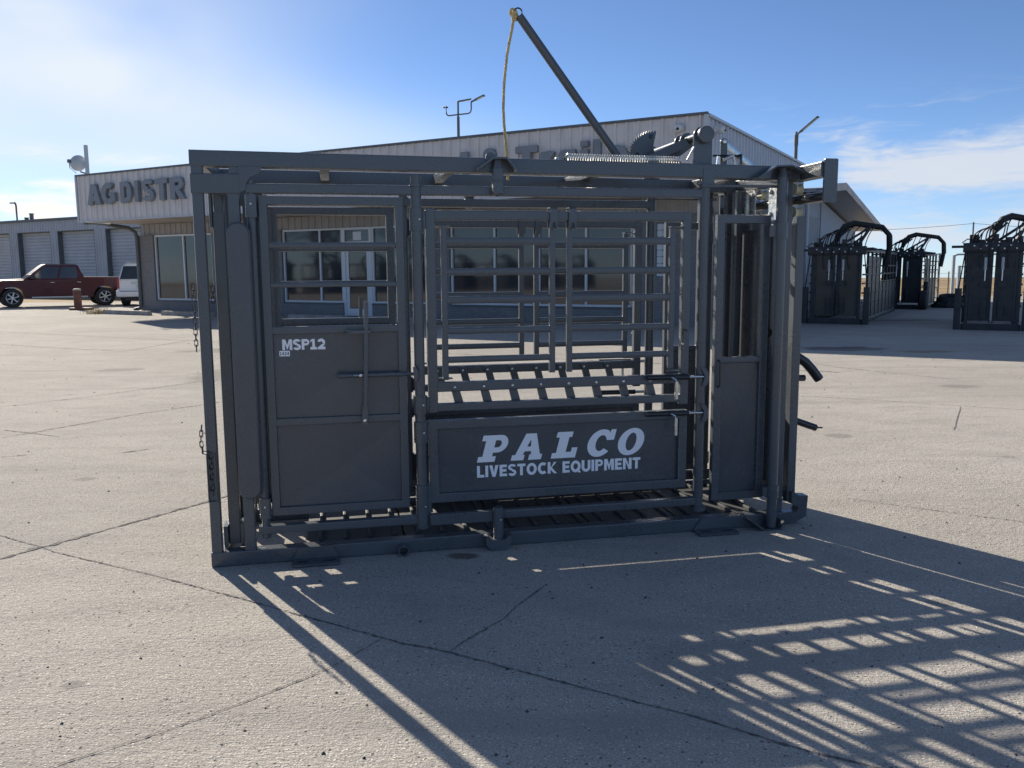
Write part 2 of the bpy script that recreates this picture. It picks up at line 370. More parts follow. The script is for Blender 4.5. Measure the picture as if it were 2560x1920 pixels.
red_lens = mat('red_tail_lens', (0.30, 0.02, 0.02), 0.2)
black_plastic = mat('black_plastic', (0.02, 0.02, 0.022), 0.5)
camera_white = mat('white_plastic', (0.62, 0.62, 0.60), 0.4)
rust = mat('rusty_steel', (0.13, 0.055, 0.04), 0.7, vary=0.4, vscale=6)
curb_m = mat('weathered_curb_concrete', (0.33, 0.30, 0.27), 0.85, vary=0.25, vscale=5, bump=0.5, bscale=25)
bark = mat('grey_bark', (0.07, 0.06, 0.05), 0.9, vary=0.3, vscale=8)
grass_dry = mat('dry_grass_blades', (0.42, 0.33, 0.17), 0.9, vary=0.25, vscale=20)
joint_m = mat('joint_recess_shade', (0.115, 0.108, 0.10), 0.95, vary=0.6, vscale=25, bump=0.8, bscale=40)  # dark strips stand in for the shaded recess of cracks and joints
pebble_m = mat('dark_gravel', (0.07, 0.065, 0.06), 0.9, vary=0.5, vscale=3)
alu = mat('grey_galvanised_gate', (0.33, 0.35, 0.37), 0.45, metal=0.5, vary=0.1)
tan_panel = mat('tan_lower_sheet', (0.05, 0.04, 0.03), 0.4, vary=0.3, vscale=1.5)

def brick_mat():
    m = bpy.data.materials.new('painted_brick'); m.use_nodes = True; t = NT(m.node_tree); p = m.node_tree.nodes['Principled BSDF']
    tc = t.n('ShaderNodeTexCoord').outputs['Object']; se = t.n('ShaderNodeSeparateXYZ'); t.l(tc, se.inputs[0])
    cb = t.n('ShaderNodeCombineXYZ'); t.l(t.math('ADD', se.outputs[0], se.outputs[1]), cb.inputs[0]); t.l(se.outputs[2], cb.inputs[1])
    br = t.n('ShaderNodeTexBrick'); t.l(cb.outputs[0], br.inputs['Vector']); br.inputs['Scale'].default_value = 1.0
    br.inputs['Brick Width'].default_value = 0.2; br.inputs['Row Height'].default_value = 0.075; br.inputs['Mortar Size'].default_value = 0.006
    br.inputs['Color1'].default_value = (0.23, 0.225, 0.225, 1); br.inputs['Color2'].default_value = (0.19, 0.19, 0.195, 1); br.inputs['Mortar'].default_value = (0.15, 0.15, 0.152, 1)
    t.l(br.outputs['Color'], p.inputs['Base Color']); p.inputs['Roughness'].default_value = 0.8
    bn = t.n('ShaderNodeBump'); bn.inputs['Strength'].default_value = 0.5; bn.inputs['Distance'].default_value = 0.01; bn.invert = True
    t.l(br.outputs['Fac'], bn.inputs['Height']); t.l(bn.outputs[0], p.inputs['Normal'])
    return m
brick_m = brick_mat()

def concrete_mat():
    m = bpy.data.materials.new('weathered_concrete'); m.use_nodes = True; t = NT(m.node_tree); p = m.node_tree.nodes['Principled BSDF']
    tc = t.n('ShaderNodeTexCoord').outputs['Object']
    big = t.noise(tc, 0.35, 5, 0.6, 0.4)
    mid = t.noise(t.mapping(tc, scale=(1.0, 2.4, 1), rot=(0, 0, R(12))), 1.6, 7, 0.68, 0.6)
    grain = t.noise(tc, 120, 3, 0.75)
    gmid = t.noise(tc, 28, 4, 0.7)
    wob = t.noise(tc, 2.6, 5, 0.65)
    broom = t.noise(t.mapping(tc, scale=(22, 95, 20), rot=(0, 0, R(12))), 1.0, 3, 0.6)
    col = t.mix(t.ramp(big, 0.3, 0.7), (0.49, 0.454, 0.40), (0.59, 0.548, 0.484))
    col = t.mix(t.ramp(mid, 0.42, 0.72, 0, 0.55), col, (0.385, 0.36, 0.325))
    col = t.mix(t.math('MAXIMUM', t.ramp(grain, 0.38, 0.66, 0.0, 0.70), t.ramp(gmid, 0.5, 0.74, 0.0, 0.5)), col, (0.22, 0.207, 0.19))
    vo = t.n('ShaderNodeTexVoronoi'); t.l(tc, vo.inputs['Vector']); vo.inputs['Scale'].default_value = 85
    sepc = t.n('ShaderNodeSeparateColor'); t.l(vo.outputs['Color'], sepc.inputs[0])
    stone = t.math('MULTIPLY', t.ramp(vo.outputs['Distance'], 0.42, 0.25), 1.0)
    dark = t.math('MULTIPLY', stone, t.ramp(sepc.outputs[0], 0.80, 0.87, 0, 0.6))
    lite = t.math('MULTIPLY', stone, t.ramp(sepc.outputs[1], 0.72, 0.80, 0, 0.8))
    col = t.mix(dark, col, (0.10, 0.09, 0.085)); col = t.mix(lite, col, (0.72, 0.69, 0.63))
    # slabs poured at different times differ a little in tone; tyre paths darken the yard
    sx = t.n('ShaderNodeSeparateXYZ'); t.l(tc, sx.inputs[0]); X, Y = sx.outputs[0], sx.outputs[1]
    sA = t.ramp(t.math('SUBTRACT', t.math('MULTIPLY', t.math('ADD', X, 2.57), 0.832), t.math('MULTIPLY', t.math('SUBTRACT', Y, 4.46), 0.555)), -0.01, 0.01)
    sB = t.ramp(t.math('ADD', t.math('MULTIPLY', t.math('ADD', X, 2.57), 0.515), t.math('MULTIPLY', t.math('SUBTRACT', Y, 4.46), 0.857)), -0.01, 0.01)
    tone = t.math('ADD', t.math('MULTIPLY', sA, 0.10), t.math('MULTIPLY', sB, -0.05))
    cool = t.mix(1.0, col, (0.87, 0.88, 0.89), 'MULTIPLY')
    col = t.mix(t.math('SUBTRACT', 0.62, t.math('MULTIPLY', tone, 5.0), clamp=True), col, cool)
    tw = t.noise(t.mapping(tc, scale=(0.10, 1.5, 1), rot=(0, 0, R(24))), 1.0, 4, 0.6, 0.3)
    col = t.mix(t.ramp(tw, 0.56, 0.70, 0, 0.30), col, (0.25, 0.238, 0.22))
    # oil and rust stains with a shape of their own
    def stain(cx, cy, r1, r2, colr, amt, col, n=3.0):
        d = t.n('ShaderNodeVectorMath', operation='LENGTH'); mp = t.mapping(tc, loc=(-cx/r1, -cy/r2, 0), scale=(1/r1, 1/r2, 0)); t.l(mp, d.inputs[0])
        q = t.math('ADD', d.outputs['Value'], t.math('MULTIPLY', t.math('SUBTRACT', wob, 0.5), 1.6))
        return t.mix(t.ramp(q, 1.0, 0.55, 0, amt), col, colr)
    col = stain(-0.26, 4.27, 0.10, 0.055, (0.10, 0.085, 0.06), 0.75, col, 12)
    col = stain(6.1, 15.6, 0.9, 0.55, (0.10, 0.10, 0.10), 0.75, col, 2)
    col = stain(7.4, 14.9, 0.7, 0.25, (0.24, 0.20, 0.12), 0.7, col, 3)
    col = stain(-5.4, 16.2, 1.1, 0.7, (0.16, 0.15, 0.14), 0.5, col, 2)
    col = stain(-4.2, 12.4, 0.5, 1.2, (0.17, 0.16, 0.15), 0.5, col, 2)
    col = stain(11.2, 24.0, 1.4, 0.35, (0.17, 0.15, 0.10), 0.7, col, 2)
    for ox, oy, orr in ((2.9, 7.4, 0.16), (3.9, 6.5, 0.09), (-3.1, 6.0, 0.10), (-1.6, 2.9, 0.05), (1.9, 3.6, 0.07), (5.6, 10.5, 0.3), (-6.0, 13.0, 0.4)):
        col = stain(ox, oy, orr, orr*0.7, (0.20, 0.19, 0.175), 0.55, col)
    col = stain(0.9, 3.0, 0.5, 0.3, (0.26, 0.25, 0.235), 0.4, col, 3)
    vg = t.n('ShaderNodeTexVoronoi'); t.l(tc, vg.inputs['Vector']); vg.inputs['Scale'].default_value = 62
    sg = t.n('ShaderNodeSeparateColor'); t.l(vg.outputs['Color'], sg.inputs[0])
    pit = t.math('MULTIPLY', t.ramp(vg.outputs['Distance'], 0.34, 0.20), t.ramp(sg.outputs[2], 0.972, 0.985))
    glint = t.math('MULTIPLY', t.ramp(vg.outputs['Distance'], 0.26, 0.16), t.ramp(sg.outputs[0], 0.93, 0.96))
    col = t.mix(t.math('MULTIPLY', pit, 0.85), col, (0.07, 0.065, 0.06)); col = t.mix(t.math('MULTIPLY', glint, 0.9), col, (0.86, 0.84, 0.78))  # glints are pale specks painted into the base colour as sparkle
    worn = t.ramp(t.noise(t.mapping(tc, scale=(0.5, 1.3, 1), rot=(0, 0, R(-14)), loc=(3, 1, 0)), 1.3, 6, 0.7, 0.8), 0.52, 0.66, 0, 0.42)
    col = t.mix(worn, col, (0.34, 0.32, 0.29))
    t.l(col, p.inputs['Base Color']); t.l(t.ramp(grain, 0.3, 0.7, 0.75, 0.95), p.inputs['Roughness']); p.inputs['Specular IOR Level'].default_value = 0.03
    h = t.math('ADD', t.math('MULTIPLY', broom, 0.75), t.math('ADD', t.math('MULTIPLY', grain, 0.7), t.math('MULTIPLY', t.math('SUBTRACT', lite, dark), 0.35)))
    h = t.math('ADD', h, t.math('MULTIPLY', t.math('SUBTRACT', glint, pit), 0.9))
    h = t.math('ADD', h, t.math('ADD', t.math('MULTIPLY', mid, 1.2), t.math('MULTIPLY', gmid, 1.1)))
    bn = t.n('ShaderNodeBump'); bn.inputs['Strength'].default_value = 0.62; bn.inputs['Distance'].default_value = 0.012
    t.l(h, bn.inputs['Height']); t.l(bn.outputs[0], p.inputs['Normal'])
    return m
concrete = concrete_mat()
def field_mat():
    m = bpy.data.materials.new('dry_field'); m.use_nodes = True; t = NT(m.node_tree); p = m.node_tree.nodes['Principled BSDF']
    tc = t.n('ShaderNodeTexCoord').outputs['Object']
    a = t.noise(t.mapping(tc, scale=(0.02, 0.09, 1)), 1.0, 6, 0.6); b = t.noise(tc, 0.8, 5, 0.7)
    col = t.mix(t.ramp(a, 0.35, 0.65), (0.27, 0.19, 0.12), (0.38, 0.29, 0.15)); col = t.mix(t.ramp(b, 0.4, 0.7, 0, 0.6), col, (0.20, 0.14, 0.09))
    t.l(col, p.inputs['Base Color']); p.inputs['Roughness'].default_value = 0.95; p.inputs['Specular IOR Level'].default_value = 0.1
    return m
field = field_mat()

# ------------------------------------------------------------------ ground
b = B(); b.quad((-75, -40, 0), (60, -40, 0), (60, 44, 0), (-75, 44, 0))
ground = tag(obj('concrete_yard', b, concrete), kind='structure')
b = B(); rings = []
prof = [(0, -0.02), (60, -0.02), (120, -0.15), (170, -0.5), (300, -2.6), (700, -9), (1600, -22), (4500, -60)]
for r_, z_ in prof[1:]:
    rings.append([(10+(r_+0)*math.sin(2*math.pi*i/64), 10+r_*math.cos(2*math.pi*i/64), z_) for i in range(64)])
vs = [(10, 10, -0.02)] + rings[0]; b.add(vs, [[0, 1+i, 1+(i+1) % 64] for i in range(64)]); b.loft(rings, caps=False)
tag(obj('field_ground', b, field), kind='structure')

JOINTS = {
'j1': ([(-3.3, 3.35), (-2.69, 4.27), (-2.57, 4.46), (-2.36, 4.78), (-1.99, 5.37), (-1.77, 5.69), (-0.9, 7.0)], 0.034),
'j2': ([(-3.9, 5.25), (-3.37, 4.93), (-2.92, 4.67), (-2.57, 4.46), (-2.48, 4.39), (-1.77, 4.01), (-1.25, 3.71), (-0.99, 3.55), (-0.46, 3.23), (-0.25, 3.14), (0.07, 2.95), (0.38, 2.77), (0.63, 2.63), (0.85, 2.47), (1.08, 2.35), (1.6, 2.04)], 0.0105),
'j3': ([(-0.25, 3.14), (-0.20, 3.24), (-0.04, 3.46), (0.01, 3.59), (0.15, 3.84)], 0.008),
'j4': ([(-1.45, 2.33), (-1.37, 2.41), (-1.23, 2.51), (-1.04, 2.67), (-0.85, 2.85), (-0.69, 3.02), (-0.53, 3.28)], 0.007),
'l1': ([(-14.27, 22.55), (-13.27, 21.94), (-9.24, 19.64), (-6.82, 18.41), (-2.0, 15.7), (4.7, 12.0)], 0.045),
'l2': ([(-10.88, 17.96), (-9.00, 16.87), (-7.41, 16.09), (-7.15, 18.49)], 0.04),
'l3': ([(-5.75, 9.38), (-5.18, 10.05), (-4.26, 11.47), (-3.4, 12.8)], 0.02),
'l4': ([(-4.67, 7.59), (-4.51, 7.83), (-4.28, 8.26), (-4.01, 8.78), (-3.50, 9.43), (-2.7, 10.7)], 0.022),
'l5': ([(-4.85, 7.96), (-4.14, 7.62)], 0.022), 'l6': ([(-4.18, 6.76), (-4.00, 6.84)], 0.02), 'l7': ([(-3.26, 6.90), (-3.08, 7.04)], 0.03),
'r1': ([(2.19, 5.31), (2.51, 5.09), (2.98, 4.79), (3.6, 4.4)], 0.007), 'r2': ([(4.78, 8.90), (4.04, 7.61)], 0.012),
'r3': ([(3.34, 9.78), (3.76, 9.59), (5.33, 8.69), (7, 7.8)], 0.014), 'r4': ([(4.72, 13.10), (4.91, 12.57), (5.92, 11.09)], 0.022)}
rj = random.Random(3)
for k, (pts, wd) in JOINTS.items():
    dense = []
    for (ax_, ay_), (bx_, by_) in zip(pts[:-1], pts[1:]):
        L = math.hypot(bx_-ax_, by_-ay_); n = max(2, int(L/max(0.012, wd*0.8)))
        n = min(n, 260)
        for i in range(n):
            t_ = i/n; dense.append((ax_+(bx_-ax_)*t_, ay_+(by_-ay_)*t_))
    dense.append(pts[-1]); vs = []; fs = []; wob = 0; tot = len(dense)
    for i, (x, y) in enumerate(dense):
        x2, y2 = dense[min(i+1, tot-1)]; x1, y1 = dense[max(i-1, 0)]
        L = math.hypot(x2-x1, y2-y1) or 1; nx, ny = -(y2-y1)/L, (x2-x1)/L
        wob = wob*0.75+rj.gauss(0, wd*0.10); br = 0.35+1.1*rj.random()**2; a = wd*0.5*br*(0.4+rj.random()*0.9); c = wd*0.5*br*(0.4+rj.random()*0.9)
        if i in (0, tot-1): a = c = wd*0.05
        vs += [(x+nx*(wob+a), y+ny*(wob+a), 0.003), (x+nx*(wob-c), y+ny*(wob-c), 0.003)]
        if i: fs.append([2*i-2, 2*i-1, 2*i+1, 2*i])
    obj('joint', B().add(vs, fs), joint_m, ground)

# loose gravel and grit scattered over the slab
b = B(); rg = random.Random(11)
for i in range(1700):
    y = 1.9+rg.random()**1.7*16; x = (rg.random()*2-1)*(y*0.68+0.3); s = (0.0016+0.0075*rg.random()**4)*(0.8+0.06*y)
    vs = []
    for q in range(6):
        a = q*math.pi/3+rg.random()*0.5; vs.append((x+s*math.cos(a)*(0.7+0.5*rg.random()), y+s*math.sin(a)*(0.7+0.5*rg.random()), 0.0005))
    vs.append((x+s*0.2, y, s*(0.6+0.5*rg.random())))
    b.add(vs, [[q, (q+1) % 6, 6] for q in range(6)])
tag(obj('loose_gravel', b, pebble_m), 'dark grit and gravel scattered over the concrete', 'gravel', kind='stuff')

# ------------------------------------------------------------------ the squeeze chute (local: x along, y away from the camera, z up)
W = 0.84
chute = thing('squeeze_chute', 'big charcoal steel cattle squeeze chute with large white lettering on its lower side panel', 'squeeze chute', (-1.524, 4.117, 0), R(11.86))
def P(name, b, m=None, par=None, label=None):
    o = obj(name, b, m or paint, par or chute, label=label)
    if o.data.materials[0] in (paint, paint_sheet):          # keeps the flats of square tube flat beside their rounded corners
        wn = o.modifiers.new('flat_faces', 'WEIGHTED_NORMAL'); wn.mode = 'FACE_AREA'; wn.weight = 90; wn.keep_sharp = True
    return o

def side(rear):
    f = (lambda p: (p[0], W-p[1], p[2])) if rear else None
    N = lambda: B(f)
    zt = lambda x: 2.060-0.0075*x                      # top edge of the top beam
    # --- outer frame
    b = N(); b.bar((0.0, 0.0375, zt(0)-0.038), (3.19, 0.0375, zt(3.19)-0.038), 0.075, 0.076, 0.008); P('top_beam', b)
    b = N(); b.rbox(0, 3.16, 0.001, 0.076, 0.001, 0.077, 'x', 0.008); P('skid_runner', b)
    b = N(); b.prism([(3.15, 0.004), (3.225, 0.004), (3.31, 0.042), (3.318, 0.165), (3.255, 0.17), (3.225, 0.195), (3.213, 0.193), (3.214, 0.122), (3.262, 0.098), (3.25, 0.075), (3.15, 0.073)], 0.004, 0.07); P('skid_hook', b)
    b = N(); b.rbox(0.003, 0.055, 0.003, 0.055, 0.077, zt(0)-0.07, 'z', 0.007); P('corner_post', b)
    b = N(); b.rbox(0.165, 0.220, 0.004, 0.055, 0.077, 1.86, 'z', 0.007); P('gate_post', b)
    b = N(); b.rbox(0.001, 0.221, -0.002, 0.05, 1.856, 1.95, 'x', 0.006); P('gusset_box', b)
    b = N(); b.rbox(0.006, 0.057, 0.006, 0.05, 1.945, 1.988, 'z', 0.004); P('spacer_block', b)
    b = N(); b.rbox(0.178, 0.224, 0.006, 0.05, 1.945, 1.988, 'z', 0.004); P('spacer_block', b)
    b = N(); b.prism([(0.222, 1.985), (0.33, 1.985), (0.322, 1.965), (0.30, 1.95), (0.272, 1.935), (0.256, 1.905), (0.250, 1.875), (0.222, 1.86)], -0.003, 0.008); P('gusset_plate', b)
    # --- tail gate slide
    b = N(); b.rbox(0.079, 0.137, 0.100, 0.15, 0.088, 1.775, 'z', 0.006); g = P('tail_gate_upright', b)
    b = N(); b.rbox(0.088, 0.128, 0.108, 0.14, 1.775, 1.86, 'z', 0.004); b.rbox(0.066, 0.079, 0.09, 0.16, 1.70, 1.865, 'z', 0.003); b.rbox(0.137, 0.148, 0.09, 0.16, 1.60, 1.865, 'z', 0.003); P('tail_gate_roller_box', b, par=g)
    b = N(); b.rbox(0.056, 0.078, 0.07, 0.18, 0.079, 0.19, 'z', 0.004); b.rbox(0.139, 0.163, 0.07, 0.18, 0.079, 0.20, 'z', 0.004); P('tail_gate_guide', b, par=g)
    pts = []
    for cx, cz, s in ((0.213, 1.668, 0), (0.207, 1.668, 90), (0.207, 0.407, 180), (0.213, 0.407, 270)):
        for i in range(7): t = R(s+90*i/6); pts.append((cx+0.052*math.cos(t), cz+0.052*math.sin(t)))
    b = N()
    def ring(y, k): return [(0.21+(p[0]-0.21)*k, y, 1.037+(p[1]-1.037)*(1-(1-k)*0.085)) for p in pts]
    b.loft([ring(-0.050, 0.86), ring(-0.042, 1.0), ring(-0.008, 1.0), ring(-0.002, 0.9)]); P('tail_gate_panel', b, paint_sheet)
    # --- hinge pipe of the walk-through door
    b = N(); b.cyl((0.272, 0.028, 0.13), (0.272, 0.028, 1.92), 0.0205, 18); hp = P('hinge_pipe', b)
    for z0, z1 in ((1.745, 1.853), (0.235, 0.34)):
        b = N(); b.rbox(0.245, 0.300, 0.0, 0.056, z0, z1, 'z', 0.012); b.rbox(0.243, 0.302, -0.002, 0.058, z0+0.020, z0+0.0235, 'z', 0.012); P('collar', b, par=hp)
        b = N(); b.bolt((0.272, 0.0, (z0+z1)/2+0.01), (0, -1, 0), 0.006); P('grease_nipple', b, galv, hp)
    b = N(); b.box(0.226, 0.318, 0.070, 0.075, 0.30, 1.84); P('gap_filler_plate', b, par=hp)  # filler added to close a gap that let a sun streak through
    # --- long rails
    b = N(); b.rbox(0.252, 2.625, 0.006, 0.056, 1.859, 1.908, 'x', 0.008); P('upper_rail', b)
    b = N(); b.rbox(0.236, 2.645, 0.006, 0.056, 0.151, 0.196, 'x', 0.008); P('lower_rail', b)
    # --- pivot pipe between door and squeeze side
    b = N(); b.cyl((1.073, 0.02, 0.125), (1.073, 0.02, 1.96), 0.027, 20); mp = P('pivot_pipe', b)
    for z0, z1, r in ((1.684, 1.793, 0.035), (0.746, 0.837, 0.037), (0.59, 0.70, 0.037), (0.135, 0.364, 0.034), (1.90, 1.915, 0.034)):
        b = N(); b.cyl((1.073, 0.02, z0), (1.073, 0.02, z1), r, 20)
        if z1-z0 > 0.05:
            b.cyl((1.073, 0.02, z0+0.016), (1.073, 0.02, z0+0.019), r+0.002, 20)
            b.rbox(1.073, 1.118, 0.012, 0.034, z0+0.008, z1-0.008, 'x', 0.003)
        P('collar', b, par=mp)
        if z1-z0 > 0.05: b = N(); b.bolt((1.085, 0.02-r+0.002, (z0+z1)/2), (0, -1, 0), 0.006); P('grease_nipple', b, galv, mp)
    # --- walk-through door
    dx0, dx1, dz0, dz1, y0, y1 = 0.303, 1.009, 0.240, 1.85, 0.030, 0.068
    b = N(); fwid = 0.043
    # mitred frame
    def mitred(b, x0, x1, z0, z1, w_, y0, y1, r=0.006):
        prof = [(t, y) for y, t in [(p[0]+(y0+y1)/2, p[1]+w_/2) for p in rrect(y1-y0, w_, r)]]
        rings = []
        for cx, cz, sx, sz in ((x0, z0, 1, 1), (x1, z0, -1, 1), (x1, z1, -1, -1), (x0, z1, 1, -1)):
            rings.append([(cx+sx*t, y, cz+sz*t) for t, y in prof])
        b.loft(rings, closed=True)
    mitred(b, dx0, dx1, dz0, dz1, fwid, y0, y1); door = P('walk_through_door', b)
    for z0, z1 in ((1.597, 1.626), (1.403, 1.428)):
        b = N(); b.rbox(dx0+fwid-0.004, dx1-fwid+0.004, 0.036, 0.062, z0, z1, 'x', 0.007); P('bar', b, par=door)
    for z0, z1 in ((1.171, 1.209), (0.705, 0.744)):
        b = N(); b.rbox(dx0+fwid-0.004, dx1-fwid+0.004, 0.033, 0.066, z0, z1, 'x', 0.006); P('cross_rail', b, par=door)
    def crossbreak(b, x0, x1, z0, z1, y, d):
        cx, cz = (x0+x1)/2+0.03, (z0+z1)/2
        b.add([(x0, y, z0), (x1, y, z0), (x1, y, z1), (x0, y, z1), (cx, y+d, cz)], [[0, 1, 4], [1, 2, 4], [2, 3, 4], [3, 0, 4]])
        b.add([(x0, y+0.004, z0), (x1, y+0.004, z0), (x1, y+0.004, z1), (x0, y+0.004, z1), (cx, y+d+0.004, cz)], [[0, 4, 1], [1, 4, 2], [2, 4, 3], [3, 4, 0]])
    for z0, z1 in ((0.741, 1.174), (0.280, 0.708)):
        b = N(); crossbreak(b, dx0+fwid-0.003, dx1-fwid+0.003, z0, z1, 0.050, 0.007)
        o = obj('sheet_panel', b, paint_sheet, door, ang=1.0)
    b = N(); b.bar((0.784, 0.006, 0.70), (0.790, 0.006, 0.80), 0.032, 0.012, 0.003, (0, 1, 0)); b.bar((0.790, 0.006, 0.78), (0.809, 0.002, 1.33), 0.022, 0.020, 0.004, (0, 1, 0)); lv = P('latch_lever', b, paint, door)
    b = N(); b.bolt((0.785, 0.0, 0.722), (0, -1, 0), 0.011, 0.009); P('pivot_bolt', b, galv, door)
    b = N(); b.rbox(0.70, 0.826, -0.008, 0.032, 1.168, 1.186, 'x', 0.003); b.rbox(0.70, 0.72, -0.008, 0.032, 1.165, 1.19, 'x', 0.003); P('lever_guide', b, par=door)
    b = N(); b.cyl((0.655, 0.012, 0.955), (0.985, 0.012, 0.955), 0.0125, 14); b.cyl((0.985, 0.012, 0.955), (1.045, 0.012, 0.953), 0.009, 12); P('slide_bolt', b, par=door)
    b = N(); b.bolt((0.77, -0.001, 0.956), (0, -1, 0), 0.010, 0.008); b.cyl((0.735, -0.004, 0.957), (0.77, -0.004, 0.956), 0.0035, 8); P('retaining_pin', b, galv, door)
    b = N(); b.prism([(1.036, 0.99), (1.050, 0.995), (1.062, 0.97), (1.062, 0.93), (1.05, 0.915), (1.04, 0.935)], -0.022, -0.004); P('strike_plate', b, par=mp)
    # --- squeeze side window frame
    sx0, sx1 = 1.118, 2.566
    b = N(); b.rbox(sx0, 1.167, 0.022, 0.066, 0.745, 1.795, 'z', 0.007); P('window_post', b)
    b = N(); b.rbox(2.518, sx1, 0.022, 0.066, 0.735, 1.785, 'z', 0.007); wp = P('window_post', b)
    b = N(); b.rbox(1.166, 2.519, 0.023, 0.064, 1.737, 1.788, 'x', 0.008); P('window_top_rail', b)
    b = N(); b.rbox(1.166, 2.519, 0.023, 0.060, 0.851, 0.903, 'x', 0.008); sr_ = P('slat_rail', b)
    b = N(); b.rbox(1.166, 2.519, 0.024, 0.060, 0.746, 0.790, 'x', 0.008); P('slat_rail', b)
    for i in range(8):
        x = 1.255+0.1548*i
        b = N(); b.prism([(x-0.024, 0.90), (x+0.020, 0.90), (x+0.062, 0.748), (x+0.014, 0.748)], 0.062, 0.074); P('slat', b)
        b = N(); b.bolt((x, 0.0225, 0.874), (0, -1, 0), 0.0085, 0.008); P('bolt_head', b, galv, sr_)
        b = N(); b.bolt((x, 0.074, 0.874), (0, 1, 0), 0.0085, 0.008); P('bolt_head', b, galv, sr_)
    for x0, x1, zb in ((1.195, 1.803, 0.935), (1.866, 2.478, 0.935)):
        b = N(); b.rbox(x0, x0+0.032, 0.028, 0.058, zb-(0.022 if x0 < 1.5 else 0), 1.70, 'z', 0.007); dp = P('drop_panel', b)
        b = N(); b.rbox(x1-0.032, x1, 0.028, 0.058, zb, 1.70, 'z', 0.007); P('upright', b, par=dp)
        for z0, z1 in ((1.612, 1.652), (1.456, 1.494), (1.310, 1.350), (1.151, 1.187), (1.001, 1.035)):
            b = N(); b.rbox(x0+0.030, x1-0.030, 0.031, 0.055, z0, z1, 'x', 0.009); P('bar', b, par=dp)
        hx = x1-0.034 if x0 < 1.5 else x0+0.006
        b = N(); b.rbox(hx, hx+0.042, 0.012, 0.020, 1.70, 1.806, 'z', 0.002); b.rbox(hx, hx+0.042, 0.012, 0.072, 1.798, 1.806, 'y', 0.002); b.rbox(hx, hx+0.042, 0.066, 0.073, 1.70, 1.80, 'z', 0.002)
        b.add([(hx+0.02, 0.012, 1.73), (hx+0.02, -0.03, 1.692), (hx+0.02, 0.06, 1.692), (hx+0.026, 0.012, 1.73), (hx+0.026, -0.03, 1.692), (hx+0.026, 0.06, 1.692)], [[0, 1, 2], [3, 5, 4], [0, 3, 4, 1], [1, 4, 5, 2], [2, 5, 3, 0]])
        P('hanger_hook', b, par=dp)
        px = x0-0.02 if x0 < 1.5 else x1-0.03
        b = N(); b.rbox(px, px+0.07, 0.02, 0.07, 1.705, 1.711, 'x', 0.002); P('guide_tab', b, par=dp); b = N(); b.rbox(px, px+0.07, 0.02, 0.07, 0.918, 0.924, 'x', 0.002); P('guide_tab', b, par=dp)
    # --- lower side panel
    zo = -0.056 if rear else 0.0
    b = N(); mitred(b, 1.114, 2.562, 0.257+zo, 0.702+zo, 0.050, 0.020, 0.060); lp = P('lower_side_panel', b)
    b = N(); crossbreak(b, 1.160, 2.516, 0.303+zo, 0.656+zo, 0.046, 0.004); obj('sheet_panel', b, paint_sheet, lp, ang=1.0)
    # --- latches of the drop side
    for z, zz in ((0.890, 0.0), (0.688, 0.0)):
        b = N(); b.cyl((2.31, -0.006, z+0.003), (2.555, -0.006, z), 0.0155, 16); la = P('slide_latch', b, blackrod)
        b = N(); b.cyl((2.555, -0.006, z), (2.640, -0.006, z-0.001), 0.0095, 14); P('rod', b, chrome, la)
        b = N(); b.path([(2.425, -0.020, z+0.008), (2.445, -0.024, z+0.002), (2.468, -0.026, z-0.010), (2.474, -0.026, z-0.026)], 0.005, 8); b.rbox(2.465, 2.483, -0.034, -0.018, z-0.118, z-0.022, 'z', 0.005); P('latch_handle', b, galv, la)
        b = N(); b.prism([(2.622, z+0.05), (2.650, z+0.045), (2.668, z+0.015), (2.668, z-0.03), (2.648, z-0.055), (2.628, z-0.045), (2.640, z-0.02), (2.642, z+0.01), (2.630, z+0.03)], -0.022, 0.0); P('catch', b, par=la)
    b = N(); b.path([(2.523, 0.016, 1.075), (2.521, 0.010, 1.11), (2.521, 0.008, 1.138), (2.527, 0.006, 1.15), (2.538, 0.006, 1.15), (2.543, 0.006, 1.14)], 0.0042, 8); P('hook', b, blackrod, wp)
    b = N(); b.bolt((2.524, 0.021, 1.072), (0, -1, 0), 0.0085, 0.007); P('hook_bolt', b, galv, wp)
    # --- post beside the head gate and the narrow neck door
    b = N(); b.cyl((2.636, 0.024, 0.14), (2.636, 0.024, 1.935), 0.028, 20); pa = P('pivot_pipe', b)
    b = N(); b.rbox(2.614, 2.681, -0.004, 0.05, 1.93, 2.012, 'z', 0.005); P('pipe_bracket', b, par=pa)
    b = N(); b.cyl((2.642, 0.024, 0.120), (2.642, 0.024, 0.145), 0.040, 18); P('foot_collar', b, par=pa)
    b = N(); mitred(b, 2.722, 3.042, 0.165, 1.774, 0.046, 0.030, 0.070); nd = P('neck_door', b)
    b = N(); b.rbox(2.766, 2.998, 0.034, 0.066, 0.953, 0.989, 'x', 0.006); P('cross_rail', b, par=nd)
    b = N(); crossbreak(b, 2.766, 2.998, 0.209, 0.955, 0.050, 0.004); obj('sheet_panel', b, paint_sheet, nd, ang=1.0)
    b = N(); b.path([(2.745, 0.03, 0.972), (2.745, 0.004, 0.965), (2.745, 0.004, 0.83), (2.745, 0.03, 0.823)], 0.006, 8); P('door_handle', b, blackrod, nd)
    b = N(); b.cyl((3.062, -0.040, 0.012), (3.062, -0.040, 1.97), 0.0295, 20); pb = P('swing_post', b)
    for z0, z1 in ((1.642, 1.727), (0.184, 0.256)):
        b = N(); b.cyl((3.062, -0.040, z0), (3.062, -0.040, z1), 0.0375, 20); b.cyl((3.062, -0.040, z0+0.018), (3.062, -0.040, z0+0.021), 0.039, 20); b.rbox(3.00, 3.062, -0.05, -0.03, z0+0.01, z1-0.01, 'x', 0.003); P('collar', b, par=pb)
